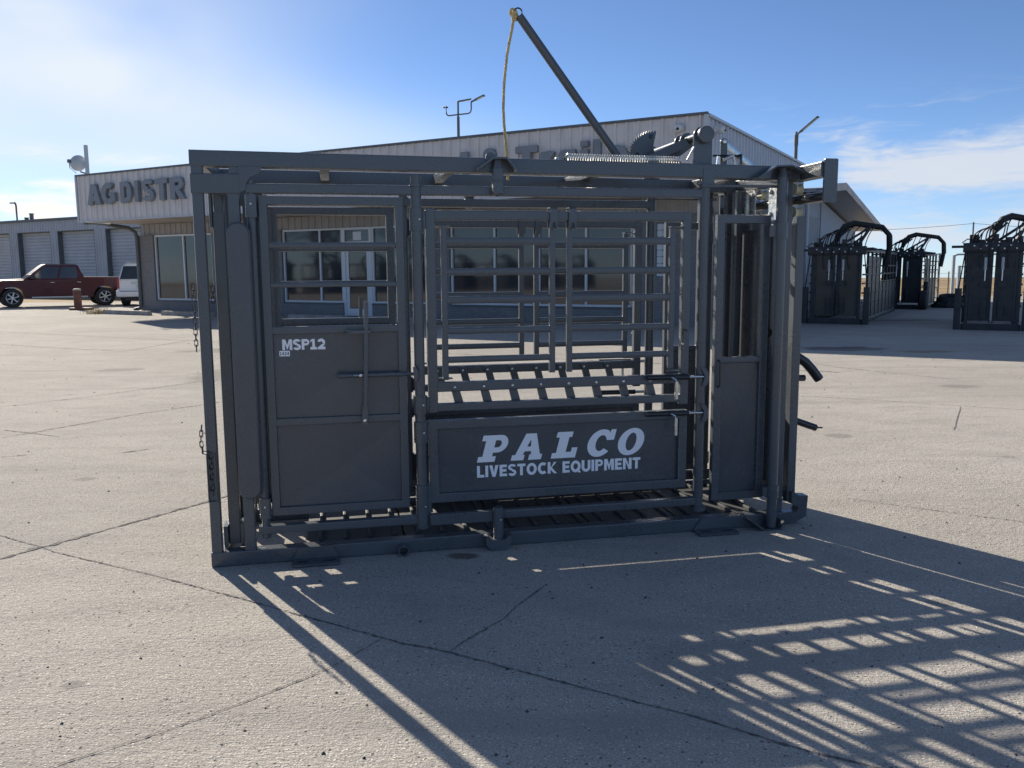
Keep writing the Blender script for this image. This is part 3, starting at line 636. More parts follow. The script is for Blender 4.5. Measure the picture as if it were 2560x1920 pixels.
    b = N(); b.prism([(2.915, 0.064), (3.0, 0.0), (3.102, 0.0), (3.125, 0.050), (3.118, 0.052), (3.098, 0.008), (3.004, 0.008), (2.92, 0.070)], -0.085, 0.0); P('post_foot', b, par=pb)
    b = N(); b.prism([(2.900, 1.966), (3.006, 2.030), (3.095, 2.034), (3.245, 1.972), (3.242, 1.966), (3.094, 2.026), (3.008, 2.022), (2.904, 1.960)], -0.08, 0.0); P('cap_plate', b, par=pb)
    b = N(); b.cyl((3.062, -0.04, 1.97), (3.062, -0.04, 2.022), 0.0295, 14, 0.017); P('post_neck', b, par=pb)
    b = N(); b.rbox(2.60, 3.10, -0.014, -0.005, 1.917, 1.931, 'x', 0.003); b.path([(2.60, -0.01, 1.924), (2.585, -0.01, 1.926), (2.580, -0.01, 1.936), (2.588, -0.01, 1.946)], 0.006, 8); P('tie_bar', b, par=pa)
    b = N(); b.rbox(3.128, 3.170, 0.03, 0.08, 0.077, 1.97, 'z', 0.006); P('head_gate_post', b)
    # --- centre swing pivots, top and bottom
    b = N(); b.rbox(1.455, 1.508, -0.062, -0.012, 1.868, 1.988, 'z', 0.008); tp = P('top_pivot', b)
    b = N(); b.loft([[(1.4815+p[0], -0.037+p[1], z) for p in rrect(a, a, 0.006)] for z, a in ((1.988, 0.050), (2.036, 0.030))]); b.lathe([(0.026, 0), (0.022, 0.010), (0.010, 0.016)], (1.4815, -0.037, 1.868), (0, 0, -1), 16); P('pivot_neck', b, par=tp)
    b = N(); b.prism([(1.372, 1.988), (1.455, 2.044), (1.526, 2.045), (1.582, 1.984), (1.575, 1.976), (1.522, 2.036), (1.459, 2.035), (1.378, 1.979)], -0.075, 0.004); P('cap_plate', b, par=tp)
    b = N(); b.cyl((1.452, -0.01, 2.048), (1.452, -0.0, 2.048), 0.026, 16); P('lug', b, par=tp)
    b = N(); b.rbox(1.448, 1.514, -0.066, -0.010, 1.925, 1.932, 'x', 0.002); P('pivot_band', b, par=tp)
    b = N(); b.cyl((1.470, -0.034, 0.060), (1.470, -0.034, 0.230), 0.0275, 18); bp = P('bottom_pivot', b)
    b = N(); b.prism([(1.395, 0.073), (1.40, 0.03), (1.43, 0.003), (1.508, 0.003), (1.53, 0.03), (1.535, 0.08), (1.52, 0.08), (1.50, 0.06), (1.44, 0.06), (1.41, 0.078)], -0.072, -0.001); P('pivot_pocket', b, par=bp)
    b = N(); b.rbox(1.11, 1.455, -0.014, -0.002, 0.146, 0.204, 'x', 0.003); P('swing_arm', b, par=bp)
    b = N(); b.bolt((1.478, -0.061, 0.165), (0, -1, 0), 0.006); P('grease_nipple', b, galv, bp)
    # --- anchor feet and a pipe stub
    for xa, xb, xc, xd in ((0.432, 0.598, 0.397, 0.634), (2.648, 2.791, 2.600, 2.836)):
        b = N(); b.prism([(xa, 0.077), (xb, 0.077), (xd, 0.016), (xc, 0.016)], -0.012, -0.003); ft = P('anchor_foot', b)
        b = N(); b.box(xc, xd, -0.105, -0.003, 0.006, 0.015); P('foot_plate', b, par=ft)
        for q in (0.22, 0.78):
            xm = xc+(xd-xc)*q; b = N(); b.box(xm-0.03, xm+0.03, -0.066, -0.048, 0.0151, 0.0156); P('bolt_slot', b, ink, ft)
    b = N(); b.hollow((0.962, -0.055, 0.030), (0.962, 0.06, 0.030), 0.0275, 0.0225, 18); b.cyl((0.962, 0.0, 0.030), (0.962, 0.001, 0.030), 0.0225, 16); P('pipe_stub', b)
for rear in (False, True): side(rear)

b = B(); b.box(0.95, 3.10, W-0.012, W-0.006, 0.082, 0.148); P('sun_stop_plate', b)  # plates added low on the rear side to keep sun off the floor
b = B(); b.box(1.12, 2.60, W-0.013, W-0.007, 0.198, 0.24); P('sun_stop_plate', b)
# --- cross members between the two sides
for x0, x1, z0, z1 in ((0.004, 0.06, 1.99, 2.05), (0.60, 0.65, 1.995, 2.045), (1.25, 1.30, 1.99, 2.04), (2.05, 2.11, 1.985, 2.035), (2.88, 2.94, 1.98, 2.03)):
    b = B(); b.rbox(x0, x1, 0.076, W-0.076, z0, z1, 'y', 0.006); P('cross_beam', b)
for x0, x1, z0, z1 in ((0.004, 0.06, 0.004, 0.06), (0.60, 0.65, 0.004, 0.05), (1.25, 1.30, 0.004, 0.05), (2.05, 2.11, 0.004, 0.05), (2.88, 2.94, 0.004, 0.05)):
    b = B(); b.rbox(x0, x1, 0.077, W-0.077, z0, z1, 'y', 0.006); P('floor_bearer', b)
# floor plates with raised cleats
xs = [0.46, 0.98, 1.50, 2.02, 2.54, 3.06]
for i in range(5):
    b = B(); b.box(xs[i]+0.006, xs[i+1]-0.006, 0.10, W-0.10, 0.056, 0.064); fp = P('floor_plate', b, paint_floor)
    for k in range(4):
        xx = xs[i]+0.07+0.13*k
        b = B(); b.rbox(xx, xx+0.018, 0.11, W-0.11, 0.0645, 0.086, 'y', 0.004); P('cleat', b, paint_floor, fp)
# tail gate crosswise panel halves, slid open against the sides
for y0, y1 in ((0.10, 0.15), (W-0.15, W-0.10)):
    pass
b = B(); b.cyl((0.108, 0.11, 1.90), (0.108, W-0.11, 1.90), 0.022, 16); P('tail_gate_track', b, blackrod)

# --- head gate: twin doors hanging on rollers from a cross pipe
b = B(); b.rbox(3.195, 3.272, -0.192, W+0.192, 1.962, 2.04, 'y', 0.008); P('head_gate_beam', b)
for y0, y1 in ((-0.204, -0.192), (W+0.192, W+0.204)):
    b = B(); b.prism([(3.211+p[0]*0+0.0385+p[0], 1.941+p[1]) for p in rrect(0.079, 0.226, 0.008)], y0, y1); P('end_plate', b)
b = B(); b.cyl((3.250, -0.192, 1.862), (3.250, W+0.192, 1.862), 0.027, 22); P('roller_pipe', b, blackrod)
for y0, y1 in ((0.03, 0.405), (0.435, 0.81)):
    b = B(); b.rbox(3.198, 3.250, y0, y0+0.052, 0.13, 1.768, 'z', 0.006); hd = P('head_gate_door', b)
    b = B(); b.rbox(3.198, 3.250, y1-0.052, y1, 0.13, 1.768, 'z', 0.006); P('upright', b, par=hd)
    b = B(); b.rbox(3.202, 3.246, y0+0.052, y1-0.052, 0.14, 0.19, 'y', 0.006); P('cross_rail', b, par=hd); b = B(); b.rbox(3.202, 3.246, y0+0.052, y1-0.052, 1.71, 1.764, 'y', 0.006); P('cross_rail', b, par=hd)
    b = B(); b.box(3.220, 3.226, y0+0.05, y1-0.05, 0.19, 1.712); P('sheet_panel', b, paint_sheet, hd)
    ym = (y0+y1)/2
    b = B(); b.prism([(y+p[0]*1.0, 1.86+p[1]) for y in (ym,) for p in rrect(0.24, 0.20, 0.03)], 3.188, 3.194, 'x'); P('trolley_plate', b, galv, hd)
    for yy in (ym-0.09, ym+0.09):
        for zz in (1.925, 1.795):
            b = B(); b.lathe([(0.032, 0), (0.024, 0.018), (0.024, 0.024), (0.032, 0.042)], (3.229, yy, zz), (1, 0, 0), 18); P('roller', b, nylon, hd)
            b = B(); b.bolt((3.187, yy, zz), (-1, 0, 0), 0.014, 0.014); P('roller_bolt', b, galv, hd)
# headgate inner uprights seen through the neck door
for x, y in ((2.95, 0.80), (3.12, 0.62), (3.14, 0.70)):
    b = B(); b.rbox(x, x+0.035, y-0.0175, y+0.0175, 0.09, 1.96, 'z', 0.005); P('neck_upright', b)
b = B(); b.lathe([(0.030, 0), (0.034, 0.006), (0.020, 0.012), (0.012, 0.02)], (3.18, 0.30, 1.10), (-0.5, -1, 0), 18); P('pulley', b, rubber)
# --- operating levers reaching out past the head gate
b = B(); b.path([(3.20, 0.2, 0.985), (3.26, 0.2, 0.983), (3.325, 0.2, 0.962), (3.385, 0.2, 0.925), (3.43, 0.2, 0.88), (3.478, 0.2, 0.822)], 0.029, 16); P('release_handle', b, blackrod)
b = B(); b.cyl((3.20, 0.2, 0.834), (3.382, 0.2, 0.831), 0.0195, 16); P('lever_stub', b, blackrod)
b = B(); b.prism([(3.24, 0.81)]+[(3.255+0.098*math.cos(R(a)), 0.815+0.098*math.sin(R(a))) for a in range(0, -91, -10)]+[(3.24, 0.72)], 0.215, 0.225); P('quadrant_plate', b)
b = B(); b.cyl((3.19, 0.2, 0.625), (3.47, 0.2, 0.525), 0.021, 16); b.cyl((3.468, 0.2, 0.526), (3.515, 0.2, 0.524), 0.005, 8); P('squeeze_lever', b, blackrod)

# --- squeeze mechanism on the roof
b = B(); b.cyl((1.702, 0.42, 2.864), (2.30, 0.42, 2.092), 0.0235, 18); pole = P('squeeze_pole', b)
b = B(); b.path([(1.695+0.022*math.cos(R(a)), 0.42, 2.885+0.022*math.sin(R(a))) for a in range(0, 360, 20)], 0.0045, 8, closed=True); P('pole_ring', b, blackrod, pole)
pts = [(2.325, 2.04), (2.332, 2.12)]
n = 15
for i in range(n):
    t = i/n; a = R(178-t*92); r_ = 0.155
    c = (2.485, 2.115)
    pts.append((c[0]+(r_-0.010)*math.cos(a), c[1]+(r_-0.010)*math.sin(a))); a2 = R(178-(t+0.85/n)*92); pts.append((c[0]+(r_+0.004)*math.cos(a2), c[1]+(r_+0.004)*math.sin(a2)))
pts += [(2.500, 2.262), (2.482, 2.18), (2.50, 2.12), (2.49, 2.04)]
b = B(); b.prism(pts, 0.396, 0.408); sec = P('ratchet_sector', b)
for x, z in ((2.468, 2.238), (2.385, 2.135)):
    b = B(); b.bolt((x, 0.396, z), (0, -1, 0), 0.012, 0.008); P('sector_bolt', b, blackrod, sec)
# round torque tube with end cap and its stand
b = B(); b.prism([(2.575, 2.035), (2.682, 2.035), (2.682, 2.195)]+[(2.6285+0.0535*math.cos(R(a)), 2.195+0.047*math.sin(R(a))) for a in range(15, 180, 15)]+[(2.575, 2.195)], 0.040, 0.050); st = P('tube_stand', b)
b = B(); b.prism([(2.575, 2.035), (2.682, 2.035), (2.682, 2.195)]+[(2.6285+0.0535*math.cos(R(a)), 2.195+0.047*math.sin(R(a))) for a in range(15, 180, 15)]+[(2.575, 2.195)], 0.79, 0.80); P('tube_stand', b)
b = B(); b.lathe([(0.030, 0), (0.044, 0.004), (0.046, 0.012), (0.046, 0.040)], (2.634, 0.002, 2.195), (0, 1, 0), 26); P('end_cap', b, par=st)
b = B(); b.cyl((2.634, 0.05, 2.195), (2.634, W-0.05, 2.195), 0.030, 24); P('torque_tube', b, blackrod)
for y in (0.26, 0.34):
    b = B(); b.prism([(2.590, 2.195)]+[(2.634+0.046*math.cos(R(a)), 2.195+0.046*math.sin(R(a))) for a in range(150, -40, -15)]+[(2.52, 2.06), (2.46, 2.05)], y, y+0.010); P('crank_arm', b)
b = B(); b.bar((2.62, 0.20, 2.185), (2.40, 0.30, 2.085), 0.012, 0.05, 0.003); P('link_bar', b)
b = B(); b.cyl((2.600, 0.048, 2.165), (2.540, 0.040, 2.062), 0.006, 10); P('spring_link', b, galv)
# return spring
pts = []
turns = 46
for i in range(turns*9+1):
    t = i/9; a = 2*math.pi*t; pts.append((1.868+t/turns*0.632, 0.040+0.0165*math.cos(a), 2.066-0.0015+0.0165*math.sin(a)-0.004*t/turns))
b = B(); b.path(pts, 0.0046, 5); P('return_spring', b, galv)
b = B(); b.path([(1.868, 0.040, 2.078), (1.855, 0.04, 2.066), (1.835, 0.04, 2.058), (1.82, 0.04, 2.048)], 0.004, 6); b.bolt((1.815, 0.04, 2.047), (0, 0, 1), 0.012, 0.016); P('spring_anchor', b, galv)
# second linkage near the head gate
b = B(); b.prism([(2.905, 2.02), (2.945, 2.02), (2.945, 2.22)]+[(2.925+0.022*math.cos(R(a)), 2.22+0.02*math.sin(R(a))) for a in range(20, 180, 20)]+[(2.903, 2.22)], 0.40, 0.412); lk = P('link_upright', b)
b = B(); b.bar((2.932, 0.425, 2.222), (3.17, 0.425, 2.045), 0.010, 0.046, 0.003); P('link_bar', b, galv)
b = B(); b.bolt((2.924, 0.40, 2.220), (0, -1, 0), 0.015, 0.012); P('link_bolt', b, galv, lk)
b = B(); b.cyl((2.855, 0.40, 2.138), (3.03, 0.40, 2.141), 0.006, 10); b.rbox(3.022, 3.034, 0.38, 0.42, 2.04, 2.15, 'z', 0.003); P('link_rod', b, blackrod)
b = B(); b.cyl((2.905, 0.36, 2.11), (2.965, 0.36, 2.135), 0.010, 12); b.cyl((2.965, 0.36, 2.135), (2.985, 0.36, 2.07), 0.007, 10); b.prism([(2.85, 2.03), (2.862, 2.13), (2.875, 2.13), (2.875, 2.03)], 0.35, 0.36); P('release_crank', b, galv)
# rocker plates hanging under the roof beams
b = B(); b.prism([(1.62, 1.95), (1.72, 1.96), (2.12, 1.995), (2.12, 1.97), (1.78, 1.925), (1.62, 1.925)], 0.41, 0.425); P('rocker_plate', b)
b = B(); b.rbox(1.50, 1.69, 0.79, 0.80, 1.93, 1.96, 'x', 0.002); P('bracket_plate', b)
b = B(); b.rbox(1.98, 2.14, 0.44, 0.52, 1.905, 1.965, 'x', 0.006); P('bracket_plate', b)

# --- lettering, number plate
def ell(cx, cz, rx, rz, a0, a1, n=14): return [(cx+rx*math.cos(R(a0+(a1-a0)*i/n)), cz+rz*math.sin(R(a0+(a1-a0)*i/n))) for i in range(n+1)]
glyphs = {
 'P': (1.371, [[(0, 0), (.096, 0), (.096, .03), (.075, .03), (.075, .05), (.098, .05)]+ell(.098, .0975, .048, .0475, -90, 90)+[(0, .145), (0, .115), (.022, .115), (.022, .03), (0, .03)], [(.075, .078), (.093, .078)]+ell(.093, .0975, .018, .0195, -90, 90)+[(.075, .117)]]),
 'A': (1.556, [[(0, 0), (.070, 0), (.070, .03), (.059, .03), (.066, .048), (.101, .048), (.104, .03), (.096, .03), (.096, 0), (.168, 0), (.168, .03), (.155, .03), (.108, .145), (.050, .145), (.017, .03), (0, .03)], [(.073, .074), (.094, .074), (.086, .113)]]),
 'L': (1.779, [[(0, 0), (.138, 0), (.138, .056), (.106, .056), (.106, .033), (.076, .033), (.076, .115), (.092, .115), (.092, .145), (.003, .145), (.003, .115), (.022, .115), (.022, .03), (0, .03)]]),
 'C': (1.972, [ell(.072, .0725, .073, .0765, 322, 62, 22)+[(.112, .128), (.118, .147), (.146, .147), (.146, .088), (.104, .088)]+ell(.075, .0725, .030, .044, 40, 318, 20)]),
 'O': (2.148, [ell(.074, .0725, .075, .0765, 0, 350, 34), ell(.074, .0725, .029, .050, 0, 348, 28)])}
lpanel = [o for o in chute.children if o.name.startswith('lower_side_panel')][0]
for ch, (x0, polys) in glyphs.items():
    sh = [[(x0+p[0]+0.265*p[1], 0.459+p[1]) for p in po] for po in polys]
    vs, fs = shape2d(sh)
    b = B(); b.add([(v[0], 0.0452, v[1]) for v in vs], fs); P('large_letter', b, vinyl, lpanel)
b = B()
words = typeset('LIVESTOCK EQUIPMENT', 1.371, 2.297, 0.376, 0.440, 0.09, 0.25, 0.80)
for i, (c, polys) in enumerate(words): decal(b, polys, 0.0452)
tag(P('small_lettering', b, vinyl, lpanel), kind='stuff')
wdoor = [o for o in chute.children if o.name.startswith('walk_through_door')][0]
b = B()
for c, polys in typeset('MSP12', 0.388, 0.600, 1.090, 1.144, 0.07, 0.27, 0.90): decal(b, polys, 0.0488)
tag(P('model_lettering', b, vinyl, wdoor), kind='stuff')
b = B(); b.prism([(0.398+p[0], 1.073+p[1]) for p in rrect(0.052, 0.028, 0.004)], 0.0478, 0.0488); pl = P('number_plate', b, vinyl, wdoor)
b = B()
for c, polys in typeset('1424', 0.3755, 0.4205, 1.0645, 1.0815, 0.22, 0.20, 0.72): decal(b, polys, 0.0474, 0.00003)
tag(P('plate_number', b, ink, pl), kind='stuff')

# --- chains hanging at the tail end
CH = Matrix.Translation((-1.524, 4.117, 0)) @ Matrix.Rotation(R(11.86), 4, 'Z')
lk_pts = []
for c, s0 in ((0.009, -90), (-0.009, 90)):
    lk_pts += [(0.0065*math.cos(R(s0+180*i/6)) , c*1.0+0.0065*math.sin(R(s0+180*i/6))) for i in range(7)]
lk_pts = [(0.0075*math.cos(R(a)), 0.010+0.0075*math.sin(R(a))) for a in range(0, 181, 30)]+[(0.0075*math.cos(R(a)), -0.010+0.0075*math.sin(R(a))) for a in range(180, 361, 30)]
b = B(); b.path([(p[0], 0, p[1]) for p in lk_pts], 0.0028, 6, closed=True)
link_me = mesh('link', b, chainm)
def chain(label, pts):
    t = thing('chain', label, 'chain', CH @ Vector(pts[0]), R(11.86), 'chains hanging at the tail end of the chute')
    dist = 0; seg = 0; i = 0; p0 = Vector(pts[0]); cur = 0.0; P_ = [Vector(p)-p0 for p in pts]
    for a, c in zip(P_[:-1], P_[1:]):
        L = (c-a).length; d = (c-a)/L; s_ = cur
        while s_ < L:
            o = link('link', link_me, t); o.location = a+d*s_
            o.rotation_mode = 'QUATERNION'; o.rotation_quaternion = d.to_track_quat('Z', 'Y') @ Matrix.Rotation(R(90*(i % 2)+random.uniform(-12, 12)), 3, 'Z').to_quaternion()
            s_ += 0.0268; i += 1
        cur = s_-L
chain('long dark chain hanging down the outside of the leftmost corner post', [(-0.012, -0.012, 1.41), (-0.012, -0.012, 1.10)])
chain('short looped chain at mid height on the leftmost corner post', [(-0.010, -0.012, 0.72), (-0.016, -0.012, 0.66), (-0.010, -0.012, 0.60), (0.004, -0.006, 0.595)])
chain('dark chain lying in the slot low on the leftmost corner post', [(0.024, -0.004, 0.575), (0.024, -0.004, 0.375)])
chain('little chain hanging between the two leftmost uprights', [(0.072, 0.03, 1.40), (0.072, 0.03, 1.33)])
b = B(); b.rbox(0.003, 0.008, -0.010, 0.003, 0.34, 0.59, 'z', 0.001); b.rbox(0.042, 0.047, -0.010, 0.003, 0.34, 0.59, 'z', 0.001); b.rbox(0.008, 0.042, -0.010, 0.003, 0.335, 0.345, 'x', 0.001); P('chain_holder', b)

# --- rope tied to the pole ring
rp = [(1.672, 2.878), (1.668, 2.845), (1.662, 2.80), (1.646, 2.73), (1.632, 2.66), (1.618, 2.55), (1.610, 2.456), (1.607, 2.36), (1.611, 2.28), (1.615, 2.235), (1.622, 2.16), (1.627, 2.10), (1.632, 2.03), (1.632, 1.98)]
dense = []
for a, c in zip(rp[:-1], rp[1:]):
    for i in range(12): dense.append((a[0]+(c[0]-a[0])*i/12, a[1]+(c[1]-a[1])*i/12))
rope = thing('rope', 'twisted yellow rope knotted to the ring at the top of the raised pole', 'rope', CH @ Vector((1.672, 0.42, 2.878)), R(11.86))
for s_ in range(3):
    pts = []
    for i, (x, z) in enumerate(dense):
        a = i*0.95+s_*2*math.pi/3; pts.append((x-1.672+0.0042*math.cos(a), 0.0042*math.sin(a)+0.004*math.sin(i*0.05), z-2.878))
    b = B(); b.path(pts, 0.0046, 6); obj('strand', b, ropem, rope)
b = B()
for k in range(3):
    cx, cz, rr = ((-0.004, 0.006, 0.017), (0.004, -0.008, 0.015), (0.004, -0.026, 0.012))[k]
    b.path([(cx+rr*math.cos(R(a)), 0.008*math.sin(R(a*2+k*60)), cz+rr*0.85*math.sin(R(a))) for a in range(0, 360, 24)], 0.0078, 8, closed=True)
obj('knot', b, ropem, rope)

# ------------------------------------------------------------------ dealer building (local: x along the front, y depth away from camera, z up)
BL = (-14.572, 33.671, 0); BA = R(-29.745)
bld = thing('dealer_building', 'long low dealer building with corrugated tan parapet, raised grey letters and shaded shop windows', 'building', BL, BA)
def Q(name, b, m, par=None, ang=32): return obj(name, b, m, par or bld, ang)
def ribbed(width, z0, z1, pitch, depth, rw, y=0.0):
    """vertical ribbed sheet facing -y, x from 0 to width"""
    prof = [(0, 0)]; n = max(1, round(width/pitch)); p_ = width/n
    for i in range(n):
        c = (i+0.5)*p_
        prof += [(c-rw*0.9, 0), (c-rw*0.5, -depth), (c+rw*0.5, -depth), (c+rw*0.9, 0)]
    prof.append((width, 0)); b = B()
    for (xa, ya), (xb, yb) in zip(prof[:-1], prof[1:]):
        b.quad((xa, y+ya, z0), (xb, y+yb, z0), (xb, y+yb, z1), (xa, y+ya, z1))
    return b
def weld(me):
    bm = bmesh.new(); bm.from_mesh(me); bmesh.ops.remove_doubles(bm, verts=bm.verts, dist=1e-5); bm.to_mesh(me); bm.free(); finish(me, 20)
def panels(par, m, name, x0, x1, pw, z0, z1, pitch, depth, rw, y, rot=0.0, fixed=None):
    n = max(1, round((x1-x0)/pw)); p_ = (x1-x0)/n
    me = mesh(name, ribbed(p_-0.004, z0, z1, pitch, depth, rw), m); weld(me)
    for i in range(n):
        o = link(name, me, par)
        if rot: o.location = (fixed, x0+p_*i, 0); o.rotation_euler = (0, 0, rot)
        else: o.location = (x0+p_*i, y, 0)
LEN = 23.37
# core masses behind the claddings
b = B(); b.box(0.03, LEN-0.05, 0.06, 12.0, 0, 3.36); Q('wall_core', b, brick_m)
b = B(); b.box(0.03, LEN-0.04, -2.46, 8.8, 3.40, 4.93); Q('parapet_core', b, roof_m)
b = B(); b.box(0.02, LEN-0.03, -2.44, 0.06, 3.372, 3.40); Q('soffit', b, soffit_m)
panels(bld, metal_tan, 'metal_panel', 0.0, LEN, 0.9, 3.37, 4.97, 0.30, 0.045, 0.045, -2.468)
panels(bld, metal_side, 'metal_panel', -2.46, 8.8, 0.94, 3.37, 4.93, 0.31, 0.05, 0.055, 0, R(90), LEN-0.035)
panels(bld, metal_tan, 'metal_panel', -2.46, 8.8, 1.25, 3.37, 4.93, 0.30, 0.035, 0.045, 0, R(90), 0.0)
b = B(); b.box(-0.02, LEN+0.03, -2.53, -2.44, 4.97, 5.03); Q('parapet_cap', b, trim_dark)
b = B(); b.box(LEN-0.06, LEN+0.06, -2.44, 8.85, 4.935, 5.00); Q('parapet_cap', b, trim_light)
b = B(); b.box(LEN-0.05, LEN+0.045, -2.54, -2.47, 3.36, 4.968); Q('corner_trim', b, trim_light)
b = B(); b.box(-0.02, LEN+0.02, -2.52, -2.43, 3.335, 3.37); Q('parapet_base_trim', b, trim_light)
b = B(); b.box(-0.045, 0.03, -2.52, -2.47, 3.372, 4.968); Q('corner_trim', b, trim_light)
# upper wall band
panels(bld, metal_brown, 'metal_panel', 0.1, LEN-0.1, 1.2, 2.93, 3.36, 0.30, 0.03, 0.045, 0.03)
# brick piers and sill wall
for x0, x1 in ((0.0, 0.93), (4.18, 7.66), (14.02, 14.66), (20.66, LEN)):
    b = B(); b.box(x0, x1, -0.12, 0.055, 0, 2.925); Q('brick_pier', b, brick_m)
for x0, x1 in ((0.932, 4.178), (7.662, 10.36), (11.60, 14.018), (14.662, 20.658)):
    b = B(); b.box(x0, x1, -0.119, 0.05, 0, 0.40); Q('sill_wall', b, brick_m)
    b = B(); b.box(x0, x1, -0.15, 0.05, 0.40, 0.44); Q('sill', b, trim_dark)
def window(x0, x1, z0, z1, muls, name='shop_window'):
    b = B()
    for a, c, e, g in ((x0, x1, z0, z0+0.06), (x0, x1, z1-0.06, z1)): b.box(a, c, -0.06, 0.04, e, g)
    for a in (x0, x1-0.06): b.box(a, a+0.06, -0.061, 0.039, z0+0.06, z1-0.06)
    wn = Q(name, b, white_frame)
    xs = [x0+0.06]+list(muls)+[x1-0.06]
    for m_ in muls:
        b = B(); b.box(m_-0.03, m_+0.03, -0.058, 0.03, z0+0.06, z1-0.06); Q('mullion', b, white_frame, wn)
    for a, c in zip(xs[:-1], xs[1:]):
        b = B(); b.box(a+0.001, c-0.001, 0.0, 0.012, z0+0.061, z1-0.061); Q('pane', b, glass_dark, wn)
    return wn
window(0.95, 4.16, 0.445, 2.92, (2.56,))
window(7.68, 10.36, 0.445, 2.92, (9.36,))
window(11.60, 14.0, 0.445, 2.92, (12.8,))
window(14.68, 20.64, 0.445, 2.92, (16.24, 17.74, 19.24))
# door with transom
b = B(); b.box(10.37, 10.47, -0.07, 0.05, 0, 2.92); b.box(11.49, 11.59, -0.07, 0.05, 0, 2.92); b.box(10.47, 11.49, -0.069, 0.049, 2.84, 2.92); b.box(10.47, 11.49, -0.069, 0.049, 2.36, 2.46); dr = Q('shop_door', b, white_frame)
b = B(); b.box(10.48, 10.60, -0.05, 0.0, 0.02, 2.35); b.box(11.36, 11.48, -0.05, 0.0, 0.02, 2.35); b.box(10.60, 11.36, -0.049, -0.001, 2.24, 2.35); b.box(10.60, 11.36, -0.049, -0.001, 0.02, 0.26); Q('door_leaf', b, white_frame, dr)
b = B(); b.box(10.601, 11.359, -0.03, -0.02, 0.261, 2.239); Q('pane', b, glass_dark, dr)
b = B(); b.box(10.471, 11.489, -0.03, -0.02, 2.461, 2.839); Q('pane', b, glass_dark, dr)
b = B(); b.box(10.80, 11.15, -0.034, -0.031, 2.50, 2.78); Q('notice', b, white_frame, dr)
b = B(); b.path([(10.66, -0.05, 1.25), (10.66, -0.10, 1.22), (10.66, -0.10, 0.95), (10.66, -0.05, 0.92)], 0.016, 8); Q('door_handle', b, galv, dr)
# glass-block window in the last pier
gb = B(); gb.box(21.36, 21.84, -0.135, -0.121, 1.28, 2.72); gbo = Q('glass_block_window', gb, trim_dark)
bm_ = mesh('glass_block', B().rbox(0.005, 0.153, -0.150, -0.1352, 0.005, 0.168, 'y', 0.02), mat('frosted_glass_block', (0.55, 0.60, 0.66), 0.25))
for i in range(3):
    for j in range(8): o = link('glass_block', bm_, gbo); o.location = (21.37+0.155*i, 0, 1.29+0.175*j)
# downspout at the left corner
b = B(); b.path([(-0.15, -2.2, 3.34), (-0.05, -1.2, 3.30), (0.0, -0.45, 3.22), (0.06, -0.22, 3.06), (0.08, -0.18, 2.85), (0.08, -0.18, 0.35), (0.08, -0.22, 0.12), (0.0, -0.45, 0.05)], 0.075, 10); Q('downspout', b, trim_dark)
# entrance step and interior side return
# --- raised sign letters
def sign_letter(ch, x0, x1, z0, z1, y=-2.515, d=0.11):
    b = B(); hz_ = 1.0 if ch in 'AGDISTRdil&T' else 0.72
    polys = typeset(ch, x0, x1, z0, z0+(z1-z0)/hz_, 0.0, 0.27, 0.8)[0][1]
    for k, po in enumerate(polys): b.prism(po, y-d-0.0008*k, y+0.0008*k)
    Q('sign_letter', b, letterm)
for ch, x0, x1 in (('A', 0.76, 1.52), ('G', 1.58, 2.32), ('D', 2.62, 3.22), ('I', 3.40, 3.58), ('S', 3.76, 4.38), ('T', 4.46, 5.08), ('R', 5.20, 5.92)):
    sign_letter(ch, x0, x1, 3.91, 4.63)
for ch, x0, x1, z1 in (('d', 16.42, 16.96, 4.60), ('&', 17.36, 18.04, 4.63), ('T', 18.43, 19.06, 4.61), ('r', 19.16, 19.52, 4.43), ('a', 19.62, 20.10, 4.43), ('i', 20.26, 20.46, 4.61), ('l', 20.62, 20.80, 4.62), ('e', 21.00, 21.50, 4.43), ('r', 21.64, 22.0, 4.43)):
    sign_letter(ch, x0, x1, 3.91, z1)
# --- fittings on the parapet
def dome_camera(label, loc, d):
    t = thing('security_camera', label, 'security camera', loc, 0, 'security cameras on the parapet corner'); d = Vector(d).normalized()
    b = B(); b.lathe([(0.10, 0), (0.10, 0.06), (0.085, 0.10)], (0, 0, 0), d, 16); obj('base', b, camera_white, t)
    b = B(); b.lathe([(0.085, 0.09), (0.10, 0.13), (0.09, 0.19), (0.05, 0.23), (0.02, 0.24)], (0, 0, 0), d+Vector((0, 0, -0.15)), 16); obj('dome', b, camera_white, t)
    e = (d+Vector((0.25, 0, -0.5))).normalized(); b = B(); b.lathe([(0.03, 0.0), (0.034, 0.01), (0.01, 0.02)], d*0.16+e*0.095, e, 12); obj('lens', b, black_plastic, t)
BM = Matrix.Translation(BL) @ Matrix.Rotation(BA, 4, 'Z'); bdir = lambda v: (BM.to_3x3() @ Vector(v))
dome_camera('white dome security camera on the tan front face of the parapet', BM @ Vector((22.75, -2.50, 4.72)), bdir((0, -1, 0)))
dome_camera('white dome security camera just round the parapet corner on the grey side face', BM @ Vector((LEN+0.02, -1.9, 4.72)), bdir((1, 0, 0)))
t = thing('satellite_dish', 'pale satellite dish on a mast above the left end of the parapet', 'satellite dish', BM @ Vector((-0.02, -2.0, 4.9)), BA)
b = B(); b.box(-0.05, 0.05, -0.05, 0.05, 0.0, 1.25); obj('mast', b, trim_light, t)
b = B(); b.lathe([(0.02, 0.07), (0.14, 0.04), (0.25, 0.0), (0.29, -0.04), (0.295, -0.03), (0.25, 0.012), (0.14, 0.055), (0.02, 0.082)], (-0.32, -0.14, 0.62), (0.62, -0.80, 0.12), 28); obj('dish', b, trim_light, t)
